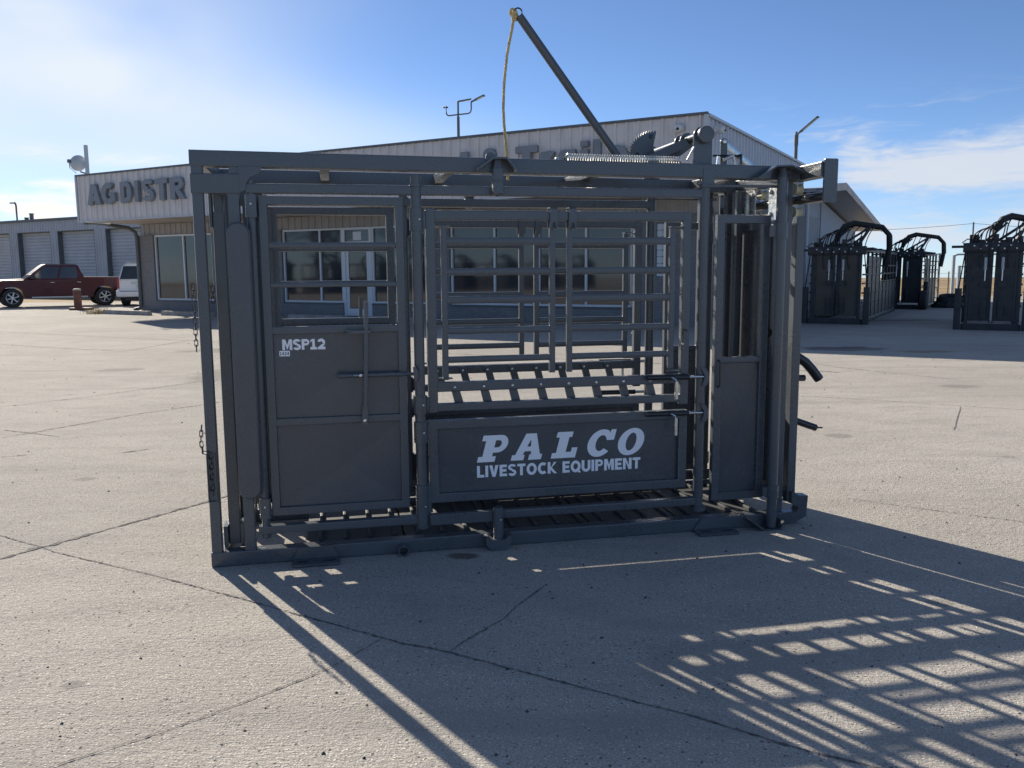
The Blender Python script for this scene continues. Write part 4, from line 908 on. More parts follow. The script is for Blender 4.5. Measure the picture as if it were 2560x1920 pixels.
b = B(); b.path([(-0.5, -0.1, 0.55), (-0.3, -0.05, 0.3), (0, 0, 0.22)], 0.03, 8); b.path([(-0.38, -0.2, 0.25), (-0.2, -0.55, 0.40), (-0.10, -0.62, 0.58)], 0.015, 6); obj('bracket', b, trim_dark, t)
b = B(); b.box(-0.15, -0.05, -0.67, -0.57, 0.56, 0.68); obj('receiver', b, trim_dark, t)
def led_head(par, base, d, L=0.75):
    d = Vector(d).normalized(); base = Vector(base); a = Vector((-d.y, d.x, 0)).normalized()
    b = B(); b.bar(base, base+d*0.16, 0.06, 0.05, 0.015); b.bar(base+d*0.14, base+d*L, 0.16, 0.04, 0.015); o = obj('lamp_head', b, trim_dark, par)
    b = B(); up = a.cross(d); b.bar(base+d*(0.16+0.1*L)-up*0.022*(1 if up.z > 0 else -1), base+d*(L-0.05)-up*0.022*(1 if up.z > 0 else -1), 0.11, 0.008, 0.003); obj('lens', b, trim_light, o)
t = thing('triple_lamp_post', 'three-headed lamp post rising behind the middle of the roof', 'lamp post', BM @ Vector((14.6, 0.6, 4.9)), BA)
b = B(); b.cyl((0, 0, 0), (0, 0, 1.28), 0.045, 12); b.cyl((0, 0, 1.28), (0, 0, 1.74), 0.03, 12); obj('pole', b, trim_dark, t)
b = B(); b.path([(-0.44, 0, 1.62), (-0.44, 0, 1.44), (-0.40, 0, 1.37), (-0.34, 0, 1.35), (0.38, 0, 1.35), (0.45, 0, 1.38), (0.48, 0, 1.46), (0.48, 0, 1.68)], 0.022, 8); obj('cross_arm', b, trim_dark, t)
led_head(t, (-0.44, 0, 1.62), (-0.5, 0.6, 0.10), 0.30); led_head(t, (0, 0, 1.74), (0.62, 0.75, 0.22), 0.42); led_head(t, (0.48, 0, 1.68), (0.9, 0.2, 0.36), 0.46)
t = thing('roof_lamp_post', 'single-headed lamp post above the right side of the roof, its head angled up', 'lamp post', BM @ Vector((23.22, 8.0, 4.6)), BA)
b = B(); b.cyl((0, 0, 0), (0, 0, 0.95), 0.06, 12); b.cyl((0, 0, 0.95), (0, 0, 1.30), 0.072, 12); obj('pole', b, trim_dark, t)
led_head(t, (0.02, 0, 1.30), (0.80, -0.25, 0.56), 0.88)
t = thing('antenna_mast', 'thin antenna mast standing right of the single roof lamp', 'antenna', BM @ Vector((22.2, 13.0, 4.3)), BA)
b = B(); b.cyl((0, 0, 0), (0, 0, 2.15), 0.03, 8); b.cyl((0, 0, 2.15), (0, 0, 2.45), 0.045, 8); obj('mast', b, trim_dark, t)

# ------------------------------------------------------------------ rear wing with a low gable on the right side
rw = thing('rear_wing', 'grey corrugated rear wing with low gable and deep brown soffit overhang', 'building', BL, BA)
wz = lambda d: 4.42-0.095*abs(d-11.0)-0.22
x_w = LEN-0.02
d0, d1 = 8.95, 21.6
b = B(); b.prism([(d0, 0), (d1, 0), (d1, wz(d1)), (11.0, wz(11)), (d0, wz(d0))], 12.0, x_w-0.06, 'x'); obj('wall_core', b, metal_side, rw)
n = 20; p_ = (d1-d0)/n
for i in range(n):
    a = d0+p_*i; zt_ = min(wz(a), wz(a+p_))-0.0
    me_b = ribbed(p_-0.003, 0, zt_, 0.21, 0.035, 0.03); me = mesh('metal_panel', me_b, metal_side); weld(me)
    o = link('metal_panel', me, rw); o.location = (x_w-0.05, a, 0); o.rotation_euler = (0, 0, R(90))
for (da, db) in ((6.8, 11.0), (11.0, 22.4)):
    za, zb = 4.50-0.095*abs(da-11), 4.50-0.095*abs(db-11); k = (db-da)
    b = B(); b.add([(x, d, z) for d, z in ((da, za), (db, zb)) for x in (11.5, LEN+1.0) for z in (z, z-0.10)], [[0, 1, 3, 2], [4, 6, 7, 5], [0, 4, 5, 1], [2, 3, 7, 6], [0, 2, 6, 4], [1, 5, 7, 3]]); obj('roof_slab', b, roof_m, rw)
    # soffit boards under the rake overhang
    for q in range(4):
        xa = LEN+0.02+q*0.245; b = B()
        b.add([(x, d, z2) for d, z in ((da, za), (db, zb)) for x in (xa, xa+0.225) for z2 in (z-0.105, z-0.13-0.02*(q % 2))], [[0, 1, 3, 2], [4, 6, 7, 5], [0, 4, 5, 1], [2, 3, 7, 6], [0, 2, 6, 4], [1, 5, 7, 3]]); obj('soffit_board', b, soffit_m, rw)
    b = B(); b.add([(x, d, z2) for d, z in ((da, za), (db, zb)) for x in (LEN+1.002, LEN+1.05) for z2 in (z+0.02, z-0.24)], [[0, 1, 3, 2], [4, 6, 7, 5], [0, 4, 5, 1], [2, 3, 7, 6], [0, 2, 6, 4], [1, 5, 7, 3]]); obj('rake_trim', b, soffit_m, rw)
b = B(); b.cyl((LEN+0.12, 8.88, 0.0), (LEN+0.12, 8.88, 4.2), 0.07, 10); obj('downspout', b, metal_side, rw)
b = B(); b.box(LEN+0.0, LEN+0.07, 11.9, 12.02, 2.3, 2.62); b.cyl((LEN+0.03, 11.96, 2.62), (LEN+0.03, 11.96, 3.9), 0.018, 8); obj('meter_box', b, trim_dark, rw)

# ------------------------------------------------------------------ service garage on the left
ga = thing('service_garage', 'low grey service garage with a row of roll-up doors behind the parked vehicles', 'building', BM @ Vector((0, 12.0, 0)), BA)
doors = [(-32.9, -29.6), (-28.7, -24.95), (-24.2, -20.35), (-19.25, -15.4)]
b = B(); b.box(-36, -2, 0.45, 12, 0, 4.95); obj('wall_core', b, metal_garage, ga)
edges = [-36]+[v for d in doors for v in d]+[-11]
for i in range(0, len(edges), 2):
    if edges[i+1]-edges[i] > 0.1: panels(ga, metal_garage, 'metal_panel', edges[i], edges[i+1], 1.1, 0, 4.25, 0.3, 0.04, 0.05, 0.0)
panels(ga, metal_garage, 'metal_panel', -36, -11, 1.2, 4.252, 4.92, 0.3, 0.04, 0.05, 0.0)
b = B(); b.box(-36.1, -10.9, -0.12, 0.5, 4.92, 5.08); obj('eave_trim', b, trim_dark, ga)
for x0, x1 in doors:
    n = 20; p_ = 4.24/n; prof = []
    b = B()
    for i in range(n):
        za = p_*i; prof = [(0.36, za), (0.32, za+p_*0.25), (0.32, za+p_*0.75), (0.36, za+p_)]
        for (ya, zza), (yb, zzb) in zip(prof[:-1], prof[1:]): b.quad((x0+0.05, ya, zza), (x1-0.05, ya, zza), (x1-0.05, yb, zzb), (x0+0.05, yb, zzb))
    me = mesh('roll_up_door', b, garage_door_m); weld(me); link('roll_up_door', me, ga)
    b = B(); b.box(x0, x0+0.05, 0.0, 0.44, 0, 4.25); b.box(x1-0.05, x1, 0.0, 0.44, 0, 4.25); b.box(x0+0.05, x1-0.05, 0.0, 0.30, 4.20, 4.25); obj('door_jamb', b, trim_dark, ga)
for x in (-28.3, -26.9):
    pass
t = thing('yard_lamp_post', 'small lamp post with a short hooked arm above the garage roof at the left edge', 'lamp post', BM @ Vector((-31.1, 13.5, 4.9)), BA)
b = B(); b.path([(0, 0, 0), (0, 0, 1.35), (-0.05, 0, 1.5), (-0.2, 0, 1.58), (-0.35, 0, 1.56)], 0.06, 8); obj('pole', b, trim_dark, t)
b = B(); b.box(-0.55, -0.2, -0.12, 0.12, 1.50, 1.60); obj('lamp_head', b, trim_light, t)
for dx, h, lb in ((-29.45, 0.40, 'short roof vent pipe, left one of the pair on the garage roof'), (-28.85, 0.66, 'taller roof vent pipe, right one of the pair on the garage roof')):
    t = thing('roof_vent', lb, 'vent pipe', BM @ Vector((dx, 13.2, 4.9)), BA, 'vent pipes on the garage roof')
    b = B(); b.cyl((0, 0, 0), (0, 0, h), 0.13, 12); obj('pipe', b, trim_dark, t); b = B(); b.cyl((0, 0, h), (0, 0, h+0.06), 0.16, 12); obj('cap', b, trim_dark, t)

# ------------------------------------------------------------------ vehicles
def arc(cx, cz, r, a0, a1, n=12): return [(cx+r*math.cos(R(a0+(a1-a0)*i/n)), cz+r*math.sin(R(a0+(a1-a0)*i/n))) for i in range(n+1)]
def wheel(par, x, y, r, side_, w_=0.26):
    b = B(); s = side_
    b.lathe([(r*0.62, 0.0), (r*0.93, 0.0), (r, 0.04), (r, w_-0.04), (r*0.93, w_), (r*0.62, w_)], (x, y, r), (0, s, 0), 28); wh = obj('wheel', b, tyre_m, par)
    b = B(); b.lathe([(r*0.62, 0.0), (r*0.60, 0.012), (r*0.56, -0.03), (r*0.2, -0.05), (r*0.02, -0.05)], (x, y+s*0.0, r), (0, -s, 0), 28); obj('rim', b, black_plastic, wh)
    for k in range(6):
        a = R(60*k+15); b = B(); p = Vector((x, y-s*(-0.012), r)); c = Vector((math.cos(a), 0, math.sin(a)))
        b.bar(p+c*r*0.10, p+c*r*0.60, 0.06, 0.075, 0.012, (0, 1, 0)); obj('spoke', b, rim_m, wh)
    b = B(); b.path([(x+r*0.59*math.cos(R(a)), y, r+r*0.59*math.sin(R(a))) for a in range(0, 360, 15)], 0.018, 6, closed=True); b.cyl((x, y+s*0.0, r), (x, y-s*0.03, r), r*0.14, 14); obj('rim_lip', b, rim_m, wh)

# pickup: local x forward is -x (nose to the left), near side faces -y
tr = thing('pickup_truck', 'dark maroon crew-cab pickup truck parked in front of the garage, nose to the left', 'pickup truck', (-22.55, 38.3, 0), R(35))
# front axle at x=0, rear axle x=3.75, half width 0.98 ; near side at y=-0.98
hw = 0.97
low = [(-0.93, 0.42)]+arc(0, 0.42, 0.50, 180, 0, 14)+[(3.25, 0.42)]+arc(3.75, 0.42, 0.50, 180, 0, 14)+[(4.95, 0.50), (5.0, 1.30), (2.62, 1.33), (2.60, 1.22), (-0.35, 1.20), (-0.80, 1.12), (-0.95, 0.98)]
b = B(); b.loft([[(p[0], y, p[1]) for p in low] for y in (-hw+0.03, -hw, )], caps=False)
rings = []
for y, k in ((-hw, 0.0), (-hw+0.06, 0.02), (hw-0.06, 0.02), (hw, 0.0)):
    rings.append([(p[0], y, p[1]+(k if p[1] > 1.0 else 0)) for p in low])
b = B(); b.loft(rings); obj('body', b, red_paint, tr)
def cabin(par, base, top, m, nm='cab'):
    """base/top: (x0,x1,z,halfwidth)"""
    b = B(); (a0, a1, az_, ah), (t0, t1, tz, th) = base, top
    r0 = [(a0, -ah, az_), (a1, -ah, az_), (a1, ah, az_), (a0, ah, az_)]; r1 = [(t0, -th, tz), (t1, -th, tz), (t1, th, tz), (t0, th, tz)]
    r2 = [(t0+0.12, -th+0.10, tz+0.05), (t1-0.10, -th+0.10, tz+0.05), (t1-0.10, th-0.10, tz+0.05), (t0+0.12, th-0.10, tz+0.05)]
    b.loft([r0, r1, r2]); return obj(nm, b, m, par, 20)
base = (0.45, 2.95, 1.20, 0.955); top = (1.28, 2.70, 1.86, 0.80)
cabo = cabin(tr, base, top, red_paint)
def facept(base, top, u, v, sgn):   # u along (0 front .. 1 rear), v height 0..1
    (a0, a1, az_, ah), (t0, t1, tz, th) = base, top
    x0 = a0+(t0-a0)*v; x1 = a1+(t1-a1)*v; return (x0+(x1-x0)*u, sgn*(ah+(th-ah)*v+0.006), az_+(tz-az_)*v)
for sgn in (-1, 1):
    for u0, u1, u0t, u1t in ((0.10, 0.52, 0.05, 0.50), (0.56, 0.90, 0.54, 0.93)):
        b = B(); b.quad(facept(base, top, u0, 0.12, sgn), facept(base, top, u1, 0.12, sgn), facept(base, top, u1t, 0.90, sgn), facept(base, top, u0t, 0.90, sgn)); obj('side_window', b, glass_dark, cabo)
(a0, a1, az_, ah), (t0, t1, tz, th) = base, top
b = B(); b.quad((a0+0.06, -ah+0.08, az_+0.06), (a0+0.06, ah-0.08, az_+0.06), (t0-0.03, th-0.08, tz-0.05), (t0-0.03, -th+0.08, tz-0.05)); obj('windscreen', b, glass_dark, cabo)
b = B(); b.quad((a1-0.02, -ah+0.15, az_+0.15), (a1-0.02, ah-0.15, az_+0.15), (t1+0.03, th-0.12, tz-0.08), (t1+0.03, -th+0.12, tz-0.08)); obj('rear_window', b, glass_dark, cabo)
b = B(); b.prism([(-0.80, 1.13), (0.5, 1.22), (0.62, 1.27), (-0.2, 1.24), (-0.75, 1.17)], -0.80, 0.80); obj('hood', b, red_paint, tr)
for x, y in ((0, -hw+0.01), (3.75, -hw+0.01)): wheel(tr, x, y, 0.42, 1)
for x, y in ((0, hw-0.01), (3.75, hw-0.01)): wheel(tr, x, y, 0.42, -1)
b = B(); b.rbox(0.75, 3.0, -hw-0.06, -hw+0.08, 0.40, 0.47, 'x', 0.02); obj('running_board', b, trim_light, tr)
for x in (1.52, 2.60): b = B(); b.rbox(x, x+0.16, -hw-0.025, -hw+0.005, 1.08, 1.11, 'x', 0.008); obj('door_handle', b, galv, tr)
b = B(); b.rbox(0.72, 0.90, -hw-0.22, -hw+0.02, 1.26, 1.46, 'y', 0.03); obj('mirror', b, black_plastic, tr)
b = B(); b.rbox(4.96, 5.03, -hw+0.02, -hw+0.16, 0.92, 1.24, 'z', 0.02); obj('tail_light', b, red_lens, tr)
b = B(); b.rbox(4.95, 5.12, -0.9, 0.9, 0.48, 0.66, 'y', 0.03); obj('bumper', b, galv, tr)
b = B(); b.rbox(-1.06, -0.90, -0.92, 0.92, 0.46, 0.70, 'y', 0.04); obj('bumper', b, galv, tr)
b = B(); b.rbox(-0.96, -0.90, -0.6, 0.6, 0.74, 1.06, 'y', 0.03); obj('grille', b, black_plastic, tr)
b = B(); b.rbox(-0.95, -0.82, -hw+0.01, -hw+0.22, 0.84, 1.06, 'z', 0.03); obj('headlight', b, trim_light, tr)
for x in (0.62, 1.70, 2.78): b = B(); b.box(x, x+0.012, -hw-0.003, -hw+0.01, 0.50, 1.2); obj('door_seam', b, black_plastic, tr)

# SUV seen from behind: local -y is the tail, facing the camera
sv = thing('white_suv', 'white SUV seen from behind beside the building corner', 'suv', (-16.72, 38.4, 0), R(9))
hw = 0.99
sec = lambda y, zt_, tw, zb=0.38: [(-hw, y, zb), (-hw-0.01, y, 0.75), (-hw+0.01, y, 1.12), (-tw, y, zt_-0.10), (-tw+0.14, y, zt_), (tw-0.14, y, zt_), (tw, y, zt_-0.10), (hw-0.01, y, 1.12), (hw+0.01, y, 0.75), (hw, y, zb)]
b = B(); b.loft([sec(0.06, 1.17, 0.96, 0.55), sec(0.02, 1.20, 0.96, 0.45), sec(0.30, 1.88, 0.80), sec(3.0, 1.92, 0.80), sec(3.7, 1.30, 0.92), sec(5.0, 1.15, 0.90)]); obj('body', b, white_paint, sv, 25)
b = B(); b.quad((-0.86, 0.025, 1.22), (0.86, 0.025, 1.22), (0.74, 0.262, 1.80), (-0.74, 0.262, 1.80)); obj('rear_window', b, glass_dark, sv)
b = B(); b.rbox(-hw-0.02, hw+0.02, -0.14, 0.08, 0.42, 0.72, 'x', 0.06); obj('rear_bumper', b, white_paint, sv)
b = B(); b.box(-0.85, 0.85, -0.143, -0.138, 0.665, 0.69); obj('bumper_step', b, black_plastic, sv)
for s in (-1, 1): b = B(); b.rbox(s*0.96-0.05, s*0.96+0.05, -0.005, 0.12, 0.80, 1.25, 'z', 0.02); obj('tail_light', b, red_lens, sv)
b = B(); b.rbox(-0.38, 0.38, -0.01, 0.03, 1.02, 1.09, 'x', 0.01); obj('handle_bar', b, galv, sv)
b = B(); b.rbox(-0.16, 0.16, -0.004, 0.03, 0.80, 0.97, 'x', 0.01); obj('plate_recess', b, galv, sv)
b = B(); b.box(-0.13, 0.13, -0.008, -0.0045, 0.825, 0.945); obj('licence_plate', b, trim_light, sv)
for s in (-1, 1):
    b = B(); b.rbox(s*0.66-0.02, s*0.66+0.02, 0.5, 2.6, 1.93, 1.97, 'y', 0.01); obj('roof_rail', b, galv, sv)
    wheel_b = B(); wheel_b.lathe([(0.22, 0), (0.36, 0), (0.39, 0.04), (0.39, 0.22), (0.36, 0.26), (0.22, 0.26)], (s*0.98, 0.75, 0.39), (-s, 0, 0), 24); obj('wheel', wheel_b, tyre_m, sv)
b = B(); b.box(-0.7, 0.7, 0.1, 0.5, 0.26, 0.42); obj('underbody', b, black_plastic, sv)

# ------------------------------------------------------------------ small things by the building
t = thing('bollard', 'short rusty bollard with a pale top standing in front of the pickup', 'bollard', (-17.77, 34.83, 0), 0)
b = B(); b.cyl((0, 0, 0), (0, 0, 0.80), 0.15, 16); obj('post', b, rust, t)
b = B(); b.lathe([(0.155, 0), (0.15, 0.05), (0.08, 0.08), (0.01, 0.085)], (0, 0, 0.80), (0, 0, 1), 16); obj('cap', b, curb_m, t)
b = B(); b.rbox(-0.28, 0.55, -0.22, 0.22, 0.0, 0.10, 'x', 0.04); obj('footing', b, rust, t)
def curb(label, p0, p1):
    p0, p1 = Vector((*p0, 0)), Vector((*p1, 0)); L = (p1-p0).length; a = math.atan2(p1.y-p0.y, p1.x-p0.x)
    t = thing('parking_curb', label, 'parking curb', p0, a, 'parking curbs along the building')
    b = B(); b.prism([(0, 0), (0.0, 0.11), (0.04, 0.15), (L-0.04, 0.15), (L, 0.11), (L, 0)], -0.09, 0.09); obj('curb_block', b, curb_m, t)
    for q in (0.3, L-0.3): b = B(); b.cyl((q, 0, 0.15), (q, 0, 0.155), 0.022, 10); obj('anchor_pin', b, rust, t)
curb('weathered concrete parking curb below the building corner, a dry tuft at its left end', (-15.0, 31.35), (-12.75, 29.9))
curb('weathered concrete parking curb just left of the chute, second from the building corner', (-12.35, 30.05), (-10.1, 28.75))
for i in range(3):
    x, y = -9.6+i*2.55, 28.4-i*1.46
    curb(('parking curb seen through the tail gate end of the chute', 'parking curb in front of the shop door', 'parking curb below the wide shop window')[i], (x, y), (x+1.95, y-1.12))
b = B(); rg = random.Random(5)
for i in range(260):
    x, y = -15.25+rg.gauss(0, 0.22), 31.35+rg.gauss(0, 0.10); h = 0.10+0.22*rg.random(); lx, ly = rg.gauss(0, 0.08), rg.gauss(0, 0.08); w_ = 0.006
    b.add([(x-w_, y, 0), (x+w_, y, 0), (x+lx, y+ly, h)], [[0, 1, 2]])
tag(obj('grass_tuft', b, grass_dry), 'dry pale grass tuft at the left end of the parking curb', 'grass', kind='stuff')

# ------------------------------------------------------------------ hydraulic chutes on the right (local: x across, y depth, origin at near left base)
def bgchute(label, loc, rz, wid, length, tan=False, hoses=True):
    t = thing('hydraulic_chute', label, 'hydraulic chute', loc, rz, 'dark hydraulic chutes standing in the yard'); rr = random.Random(int(loc[0]*100))
    Hh = 2.0
    b = B(); b.box(0.10, wid-0.10, 0.0, 0.10, 0.0, 0.16); fr = obj('front_sill', b, paint_dark, t)
    b = B(); b.box(wid/2-0.07, wid/2+0.07, -0.005, 0.0, 0.04, 0.12); obj('sill_socket', b, ink, fr)
    for x in (0.06, wid-0.14):
        b = B(); b.rbox(x, x+0.08, 0.10, length, 0.0, 0.14, 'y', 0.01); obj('side_skid', b, paint_dark, t)
        b = B(); b.rbox(x+0.002, x+0.078, 0.12, length-0.05, 1.90, 1.98, 'y', 0.01); obj('top_rail', b, paint_dark, t)
    for x in (0.12, wid-0.20):
        b = B(); b.rbox(x, x+0.08, 0.02, 0.10, 0.16, 1.90, 'z', 0.01); obj('front_post', b, paint_dark, t)
    m_ = wid/2
    for s, x0, x1 in ((-1, 0.20, m_-0.045), (1, m_+0.045, wid-0.20)):
        b = B(); b.box(x0, x1, 0.03, 0.07, 0.22, 1.84); hd = obj('head_door', b, tan_panel if tan else paint_dark, t)
        for q0, q1 in ((x0, x0+0.05), (x1-0.05, x1)):
            b = B(); b.box(q0, q1, 0.01, 0.028, 0.22, 1.84); obj('door_stile', b, paint_dark, hd)
        xc = x1-0.13 if s < 0 else x0+0.13
        b = B(); b.cyl((xc, 0.0, 1.42), (xc, 0.0, 1.70), 0.035, 10); obj('cylinder', b, trim_light, hd)
        b = B(); b.cyl((xc, 0.0, 1.16), (xc, 0.0, 1.42), 0.018, 8); obj('piston_rod', b, galv, hd)
        b = B(); b.box(xc-0.08, xc+0.08, -0.03, 0.02, 1.02, 1.14); b.box(xc-0.07, xc+0.07, -0.03, 0.02, 1.70, 1.78); obj('cylinder_bracket', b, paint_dark, hd)
        b = B(); b.rbox(xc-0.06, xc+0.06, -0.015, 0.03, 0.28, 0.70, 'z', 0.01); obj('lower_plate', b, paint_dark, hd)
    for s in (-0.035, 0.035):
        b = B(); b.rbox(m_+s-0.014, m_+s+0.014, -0.01, 0.03, 0.18, 1.86, 'z', 0.006); obj('neck_bar', b, paint_dark, t)
    b = B(); b.rbox(0.02, wid-0.02, -0.03, 0.09, 1.82, 2.04, 'x', 0.01); hdr = obj('header_plate', b, paint_dark, t)
    for i in range(8):
        x = 0.25+(wid-0.5)*i/7
        b = B(); b.bolt((x, -0.03, 1.90 if i % 2 else 1.97), (0, -1, 0), 0.022, 0.015); obj('header_bolt', b, galv, hdr)
    b = B(); b.rbox(-0.22, wid+0.22, 0.0, 0.06, 1.925, 1.985, 'x', 0.02); obj('slide_bar', b, paint_dark, t)
    for s, x in ((-1, -0.10), (1, wid-0.05)):
        b = B(); b.rbox(x, x+0.15, 0.02, 0.14, 0.0, 0.98, 'z', 0.01); jl = obj('jack_leg', b, paint_dark, t)
        b = B(); b.cyl((x+0.075, 0.08, 0.98), (x+0.075-s*0.10, 0.08, 1.86), 0.014, 8); obj('jack_rod', b, rubber, jl)
    # sides
    nb = max(3, int(length/0.9))
    for x in (0.08, wid-0.10):
        for i in range(1, nb+1):
            y = 0.1+(length-0.2)*i/nb
            b = B(); b.rbox(x-0.025, x+0.035, y-0.04, y+0.04, 0.14, 1.90, 'z', 0.008); obj('side_post', b, paint_dark, t)
        for z in (0.55, 0.80, 1.05, 1.28, 1.52):
            b = B(); b.rbox(x-0.012, x+0.022, 0.12, length-0.1, z, z+0.045, 'y', 0.006); obj('side_rail', b, paint_dark, t)
        b = B(); b.box(x-0.005, x+0.015, length*0.12, length*0.45, 0.15, 1.80); obj('side_sheet', b, paint_dark, t)
        b = B(); b.box(x-0.004, x+0.014, length*0.45, length-0.1, 0.15, 1.04); obj('side_sheet', b, paint_dark, t)
    # hose arch
    if hoses:
        A = [(wid*0.42, 0.25, 2.0), (wid*0.48, 0.28, 2.35), (wid*0.58, 0.35, 2.58), (wid*0.72, 0.5, 2.66), (wid*0.95, 0.75, 2.60), (wid*1.15, 0.95, 2.55), (wid*1.26, 1.05, 2.35), (wid*1.27, 1.1, 2.0), (wid*1.22, 1.1, 1.5)]
        b = B(); b.path(A, 0.072, 8); ar = obj('hose_arch', b, rubber, t)
        b = B(); b.bar((wid*0.45, 0.3, 2.0), (wid*0.95, 0.5, 2.50), 0.05, 0.06, 0.01); b.bar((wid*0.62, 0.3, 1.98), (wid*0.88, 0.4, 2.30), 0.04, 0.05, 0.01); obj('arch_brace', b, paint_dark, t)
        b = B(); b.bar((wid*0.78, 0.4, 1.98), (wid*0.98, 0.6, 2.54), 0.06, 0.07, 0.01); obj('arch_brace', b, paint_dark, t)
        def bez(p0, p1, p2, n=12): return [tuple((1-u)**2*a+2*u*(1-u)*c+u*u*e for a, c, e in zip(p0, p1, p2)) for u in [k/n for k in range(n+1)]]
        for i in range(8):
            x0 = wid*(0.16+0.045*i)+rr.uniform(-0.02, 0.02); q = 0.35+0.4*i/7
            e = (wid*(0.46+0.20*q), 0.27+0.12*q, 2.30+0.30*q)
            b = B(); b.path(bez((x0, 0.0, 1.98), (x0+rr.uniform(-0.10, 0.02), 0.1, 2.38+0.035*i+rr.uniform(-0.05, 0.05)), e), 0.014, 6); obj('hose', b, rubber, t)
        for i in range(4):
            x0 = wid*(0.30+0.14*i)
            b = B(); b.path([(x0, -0.02, 2.0), (x0-0.04, -0.07, 1.94), (x0-0.05+0.02*rr.random(), -0.07, 1.7-0.1*rr.random()), (x0-0.01, -0.03, 1.45)], 0.012, 6); obj('hose', b, rubber, t)
        b = B(); b.path([(0.05, 0.0, 1.98), (0.0, -0.02, 2.05), (0.10, 0.0, 2.13), (0.28, 0.05, 2.10), (0.36, 0.1, 2.0)], 0.014, 6); obj('hose', b, rubber, t)
    if hoses:
        A2 = [(x+0.02, y+0.16, z-0.03) for x, y, z in A[:-1]]
        b = B(); b.path(A2, 0.05, 7); obj('hose_arch', b, rubber, t)
        for i in range(9):
            x = wid*(0.12+0.095*i)+rr.uniform(-0.03, 0.03); h = rr.uniform(0.05, 0.20); w_ = rr.uniform(0.03, 0.07); y = rr.uniform(0.0, 0.35)
            b = B(); b.rbox(x-w_, x+w_, y, y+rr.uniform(0.05, 0.12), 2.04, 2.04+h, 'z', 0.012); obj('valve_block', b, paint_dark, t)
        b = B(); b.bar((wid*0.30, 0.2, 2.02), (wid*0.66, 0.32, 2.50), 0.05, 0.05, 0.01); obj('arch_brace', b, paint_dark, t)
        for i in range(5):
            x0 = wid*(0.55+0.10*i); b = B(); b.path(bez((x0, 0.05, 2.0), (x0+rr.uniform(-0.15, 0.15), 0.2, 2.42+rr.uniform(-0.1, 0.1)), (wid*(0.62+0.11*i), 0.42+0.1*i, 2.60)), 0.013, 6); obj('hose', b, rubber, t)
    # roof clutter
    for i in range(5):
        y = 0.3+(length-0.6)*i/4; b = B(); b.rbox(0.1, wid-0.1, y, y+0.07, 1.98, 2.05, 'x', 0.01); obj('roof_cross_bar', b, paint_dark, t)
    return t
dirx = R(-29.745)
bgchute('dark hydraulic chute with hose arch standing against the corrugated side wall, tan lower door sheets', (7.93, 22.92, 0), dirx, 1.50, 8.2, tan=True)
bgchute('dark hydraulic chute with hose arch at the right edge of the photo', (10.62, 20.15, 0), R(-28.5), 1.36, 4.2)
m_ch = bgchute('smaller-looking hydraulic chute with hose arch standing farthest back, behind the one by the wall', (13.35, 31.0, 0), R(-33), 1.55, 3.6)
for x in (0.45, 1.45):
    b = B(); b.lathe([(0.16, 0), (0.30, 0), (0.34, 0.04), (0.34, 0.20), (0.30, 0.24), (0.16, 0.24)], (x, -0.25, 0.34), (1, 0, 0), 20); obj('tyre', b, tyre_m, m_ch)
b = B(); b.rbox(0.38, 0.48, -0.9, -0.8, 0, 1.0, 'z', 0.01); obj('prop_leg', b, paint_dark, m_ch)

# curved livestock panel, gate and fence at the back
t = thing('curved_panel', 'curved five-rail livestock panel standing at the back between the chutes', 'livestock panel', (19.6, 40.6, 0), 0)
pts = [(2.0*math.cos(R(a))-0.6, 2.0*math.sin(R(a))-1.2) for a in range(150, 29, -12)]
pts = [(-0.75+0.15*i, 0.5*math.sin(math.pi*i/10)) for i in range(11)]
for z in (0.05, 0.52, 0.95, 1.36, 1.76, 2.10):
    b = B(); b.path([(x, y, z) for x, y in pts], 0.028, 6); obj('rail', b, trim_dark, t)
for x, y in (pts[0], pts[-1]):
    b = B(); b.rbox(x-0.04, x+0.04, y-0.04, y+0.04, 0, 2.14, 'z', 0.01); obj('post', b, trim_dark, t)
t = thing('yard_gate', 'grey pipe gate frame at the back, left of the right-hand chute', 'gate', (21.2, 41.0, 0), R(-3))
for x in (0, 0.28):
    b = B(); b.rbox(x, x+0.13, 0, 0.13, 0, 2.05 if x == 0 else 1.55, 'z', 0.02); obj('post', b, alu, t)
b = B(); b.path([(0.06, 0.06, 1.9), (0.12, 0.06, 2.02), (0.24, 0.06, 2.08), (3.6, 0.06, 2.08)], 0.045, 8); obj('top_rail', b, alu, t)
for z in (0.25, 0.95, 1.50):
    b = B(); b.path([(0.34, 0.06, z), (3.6, 0.06, z)], 0.035, 6); obj('rail', b, alu, t)
t = thing('field_fence', 'low wire field fence running along the dry field behind the yard', 'fence', (8, 47, 0), R(-4))
for i in range(14):
    b = B(); b.cyl((i*2.6, 0, 0), (i*2.6, 0, 1.25), 0.035, 8); obj('post', b, trim_dark, t)
for z in (0.35, 0.75, 1.15):
    b = B(); b.path([(0, 0, z), (13*2.6, 0, z)], 0.010, 5); obj('wire', b, trim_dark, t)
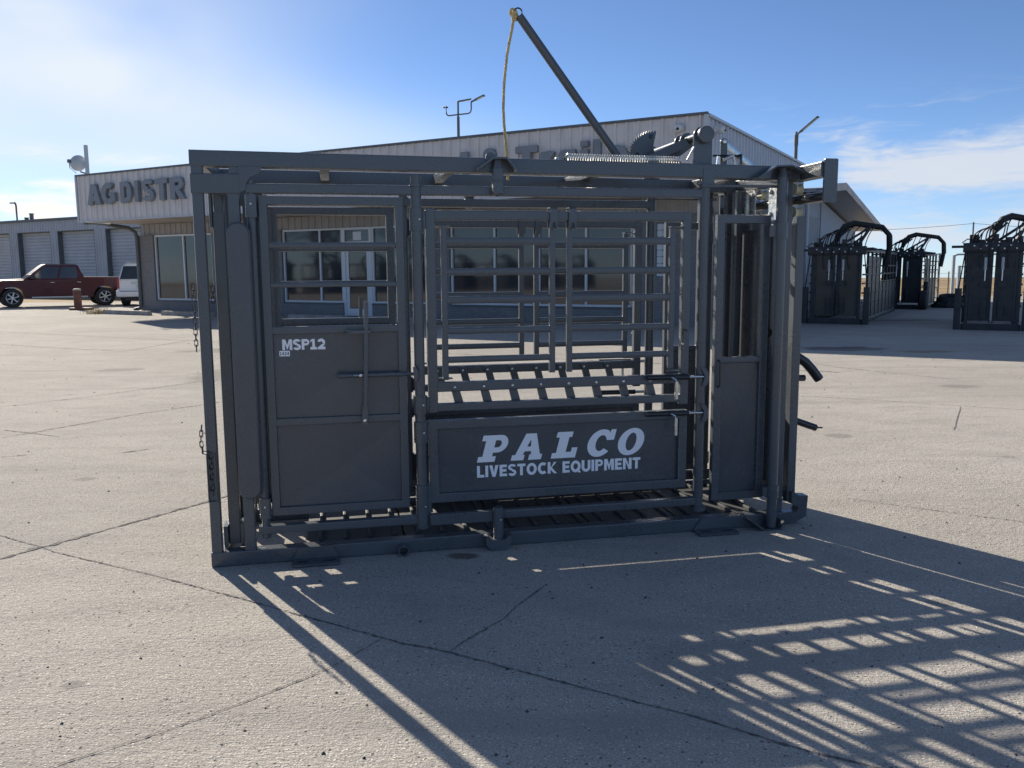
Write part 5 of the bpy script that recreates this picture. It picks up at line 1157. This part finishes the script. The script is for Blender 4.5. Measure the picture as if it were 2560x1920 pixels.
# black hose heap on the slab
t = thing('hose_heap', 'low black heap of coiled hose lying on the slab between the chutes', 'hose heap', (16.3, 31.4, 0), 0); rg = random.Random(9)
for i in range(5):
    r0 = 0.55-0.05*i
    b = B(); b.path([(r0*1.15*math.cos(R(a))+rg.gauss(0, 0.02), 0.8*r0*math.sin(R(a))+rg.gauss(0, 0.02), 0.07+0.085*i*(0.9+0.2*math.sin(R(a)))) for a in range(0, 360, 18)], 0.075, 7, closed=True); obj('coil', b, rubber, t)
# distant pole and wire
t = thing('power_line', 'thin overhead wire on far poles above the dry field', 'power line', (40, 130, 0), 0)
for i in range(4):
    b = B(); b.cyl((i*45-60, 0, -0.6), (i*45-60, 0, 8.2), 0.12, 8); obj('pole', b, trim_dark, t)
for z in (8.0,):
    b = B(); pts = []
    for i in range(3):
        for k in range(12): u = k/12; pts.append((i*45-60+45*u, 0, z-1.0*4*u*(1-u)))
    pts.append((75, 0, z)); b.path(pts, 0.03, 5); obj('wire', b, trim_dark, t)

row = bgchute('dark hydraulic chute in the row west of the yard, mirrored in shop windows', (-36, -4, 0), R(70), 1.5, 3.4)
row['group'] = 'chutes in the row west of the yard'
for i in range(1, 8):
    o = copy_tree(row); o.location = (-36+random.uniform(-1, 1), -4+i*3.6, 0); o.rotation_euler = (0, 0, R(70+random.uniform(-8, 8)))
# ------------------------------------------------------------------ out of frame to the left: what the shop windows mirror
def bare_tree(loc, h, seed, label):
    t = thing('bare_tree', label, 'tree', loc, 0, 'bare trees west of the yard'); rg = random.Random(seed); tb, cb = B(), B()
    def grow(b, p, d, L, r, lev):
        q = p+d*L; mid = p+d*L*0.5+Vector((rg.gauss(0, 0.04), rg.gauss(0, 0.04), 0))*L
        b.path([p, mid, q], lambda u: r*(1-0.35*u), 6 if lev < 2 else 4)
        if lev >= 5: return
        for k in range(3 if lev < 4 else 4):
            nd = (d*0.75+Vector((rg.gauss(0, 0.5), rg.gauss(0, 0.5), rg.gauss(0.15, 0.3)))).normalized()
            grow(cb, q if k else mid, nd, L*rg.uniform(0.62, 0.8), r*0.62, lev+1)
    grow(tb, Vector((0, 0, -0.05)), Vector((0, 0, 1)), h*0.28, h*0.028, 0)
    obj('trunk', tb, bark, t); obj('crown', cb, bark, t)
for i, (x, y, h) in enumerate(((-52, 6, 9), (-60, 12, 10), (-58, 1, 8), (-66, 17, 11), (-72, 6, 10))):
    bare_tree((x, y, 0), h, 20+i, 'leafless grey tree west of the yard, mirrored in the shop windows')
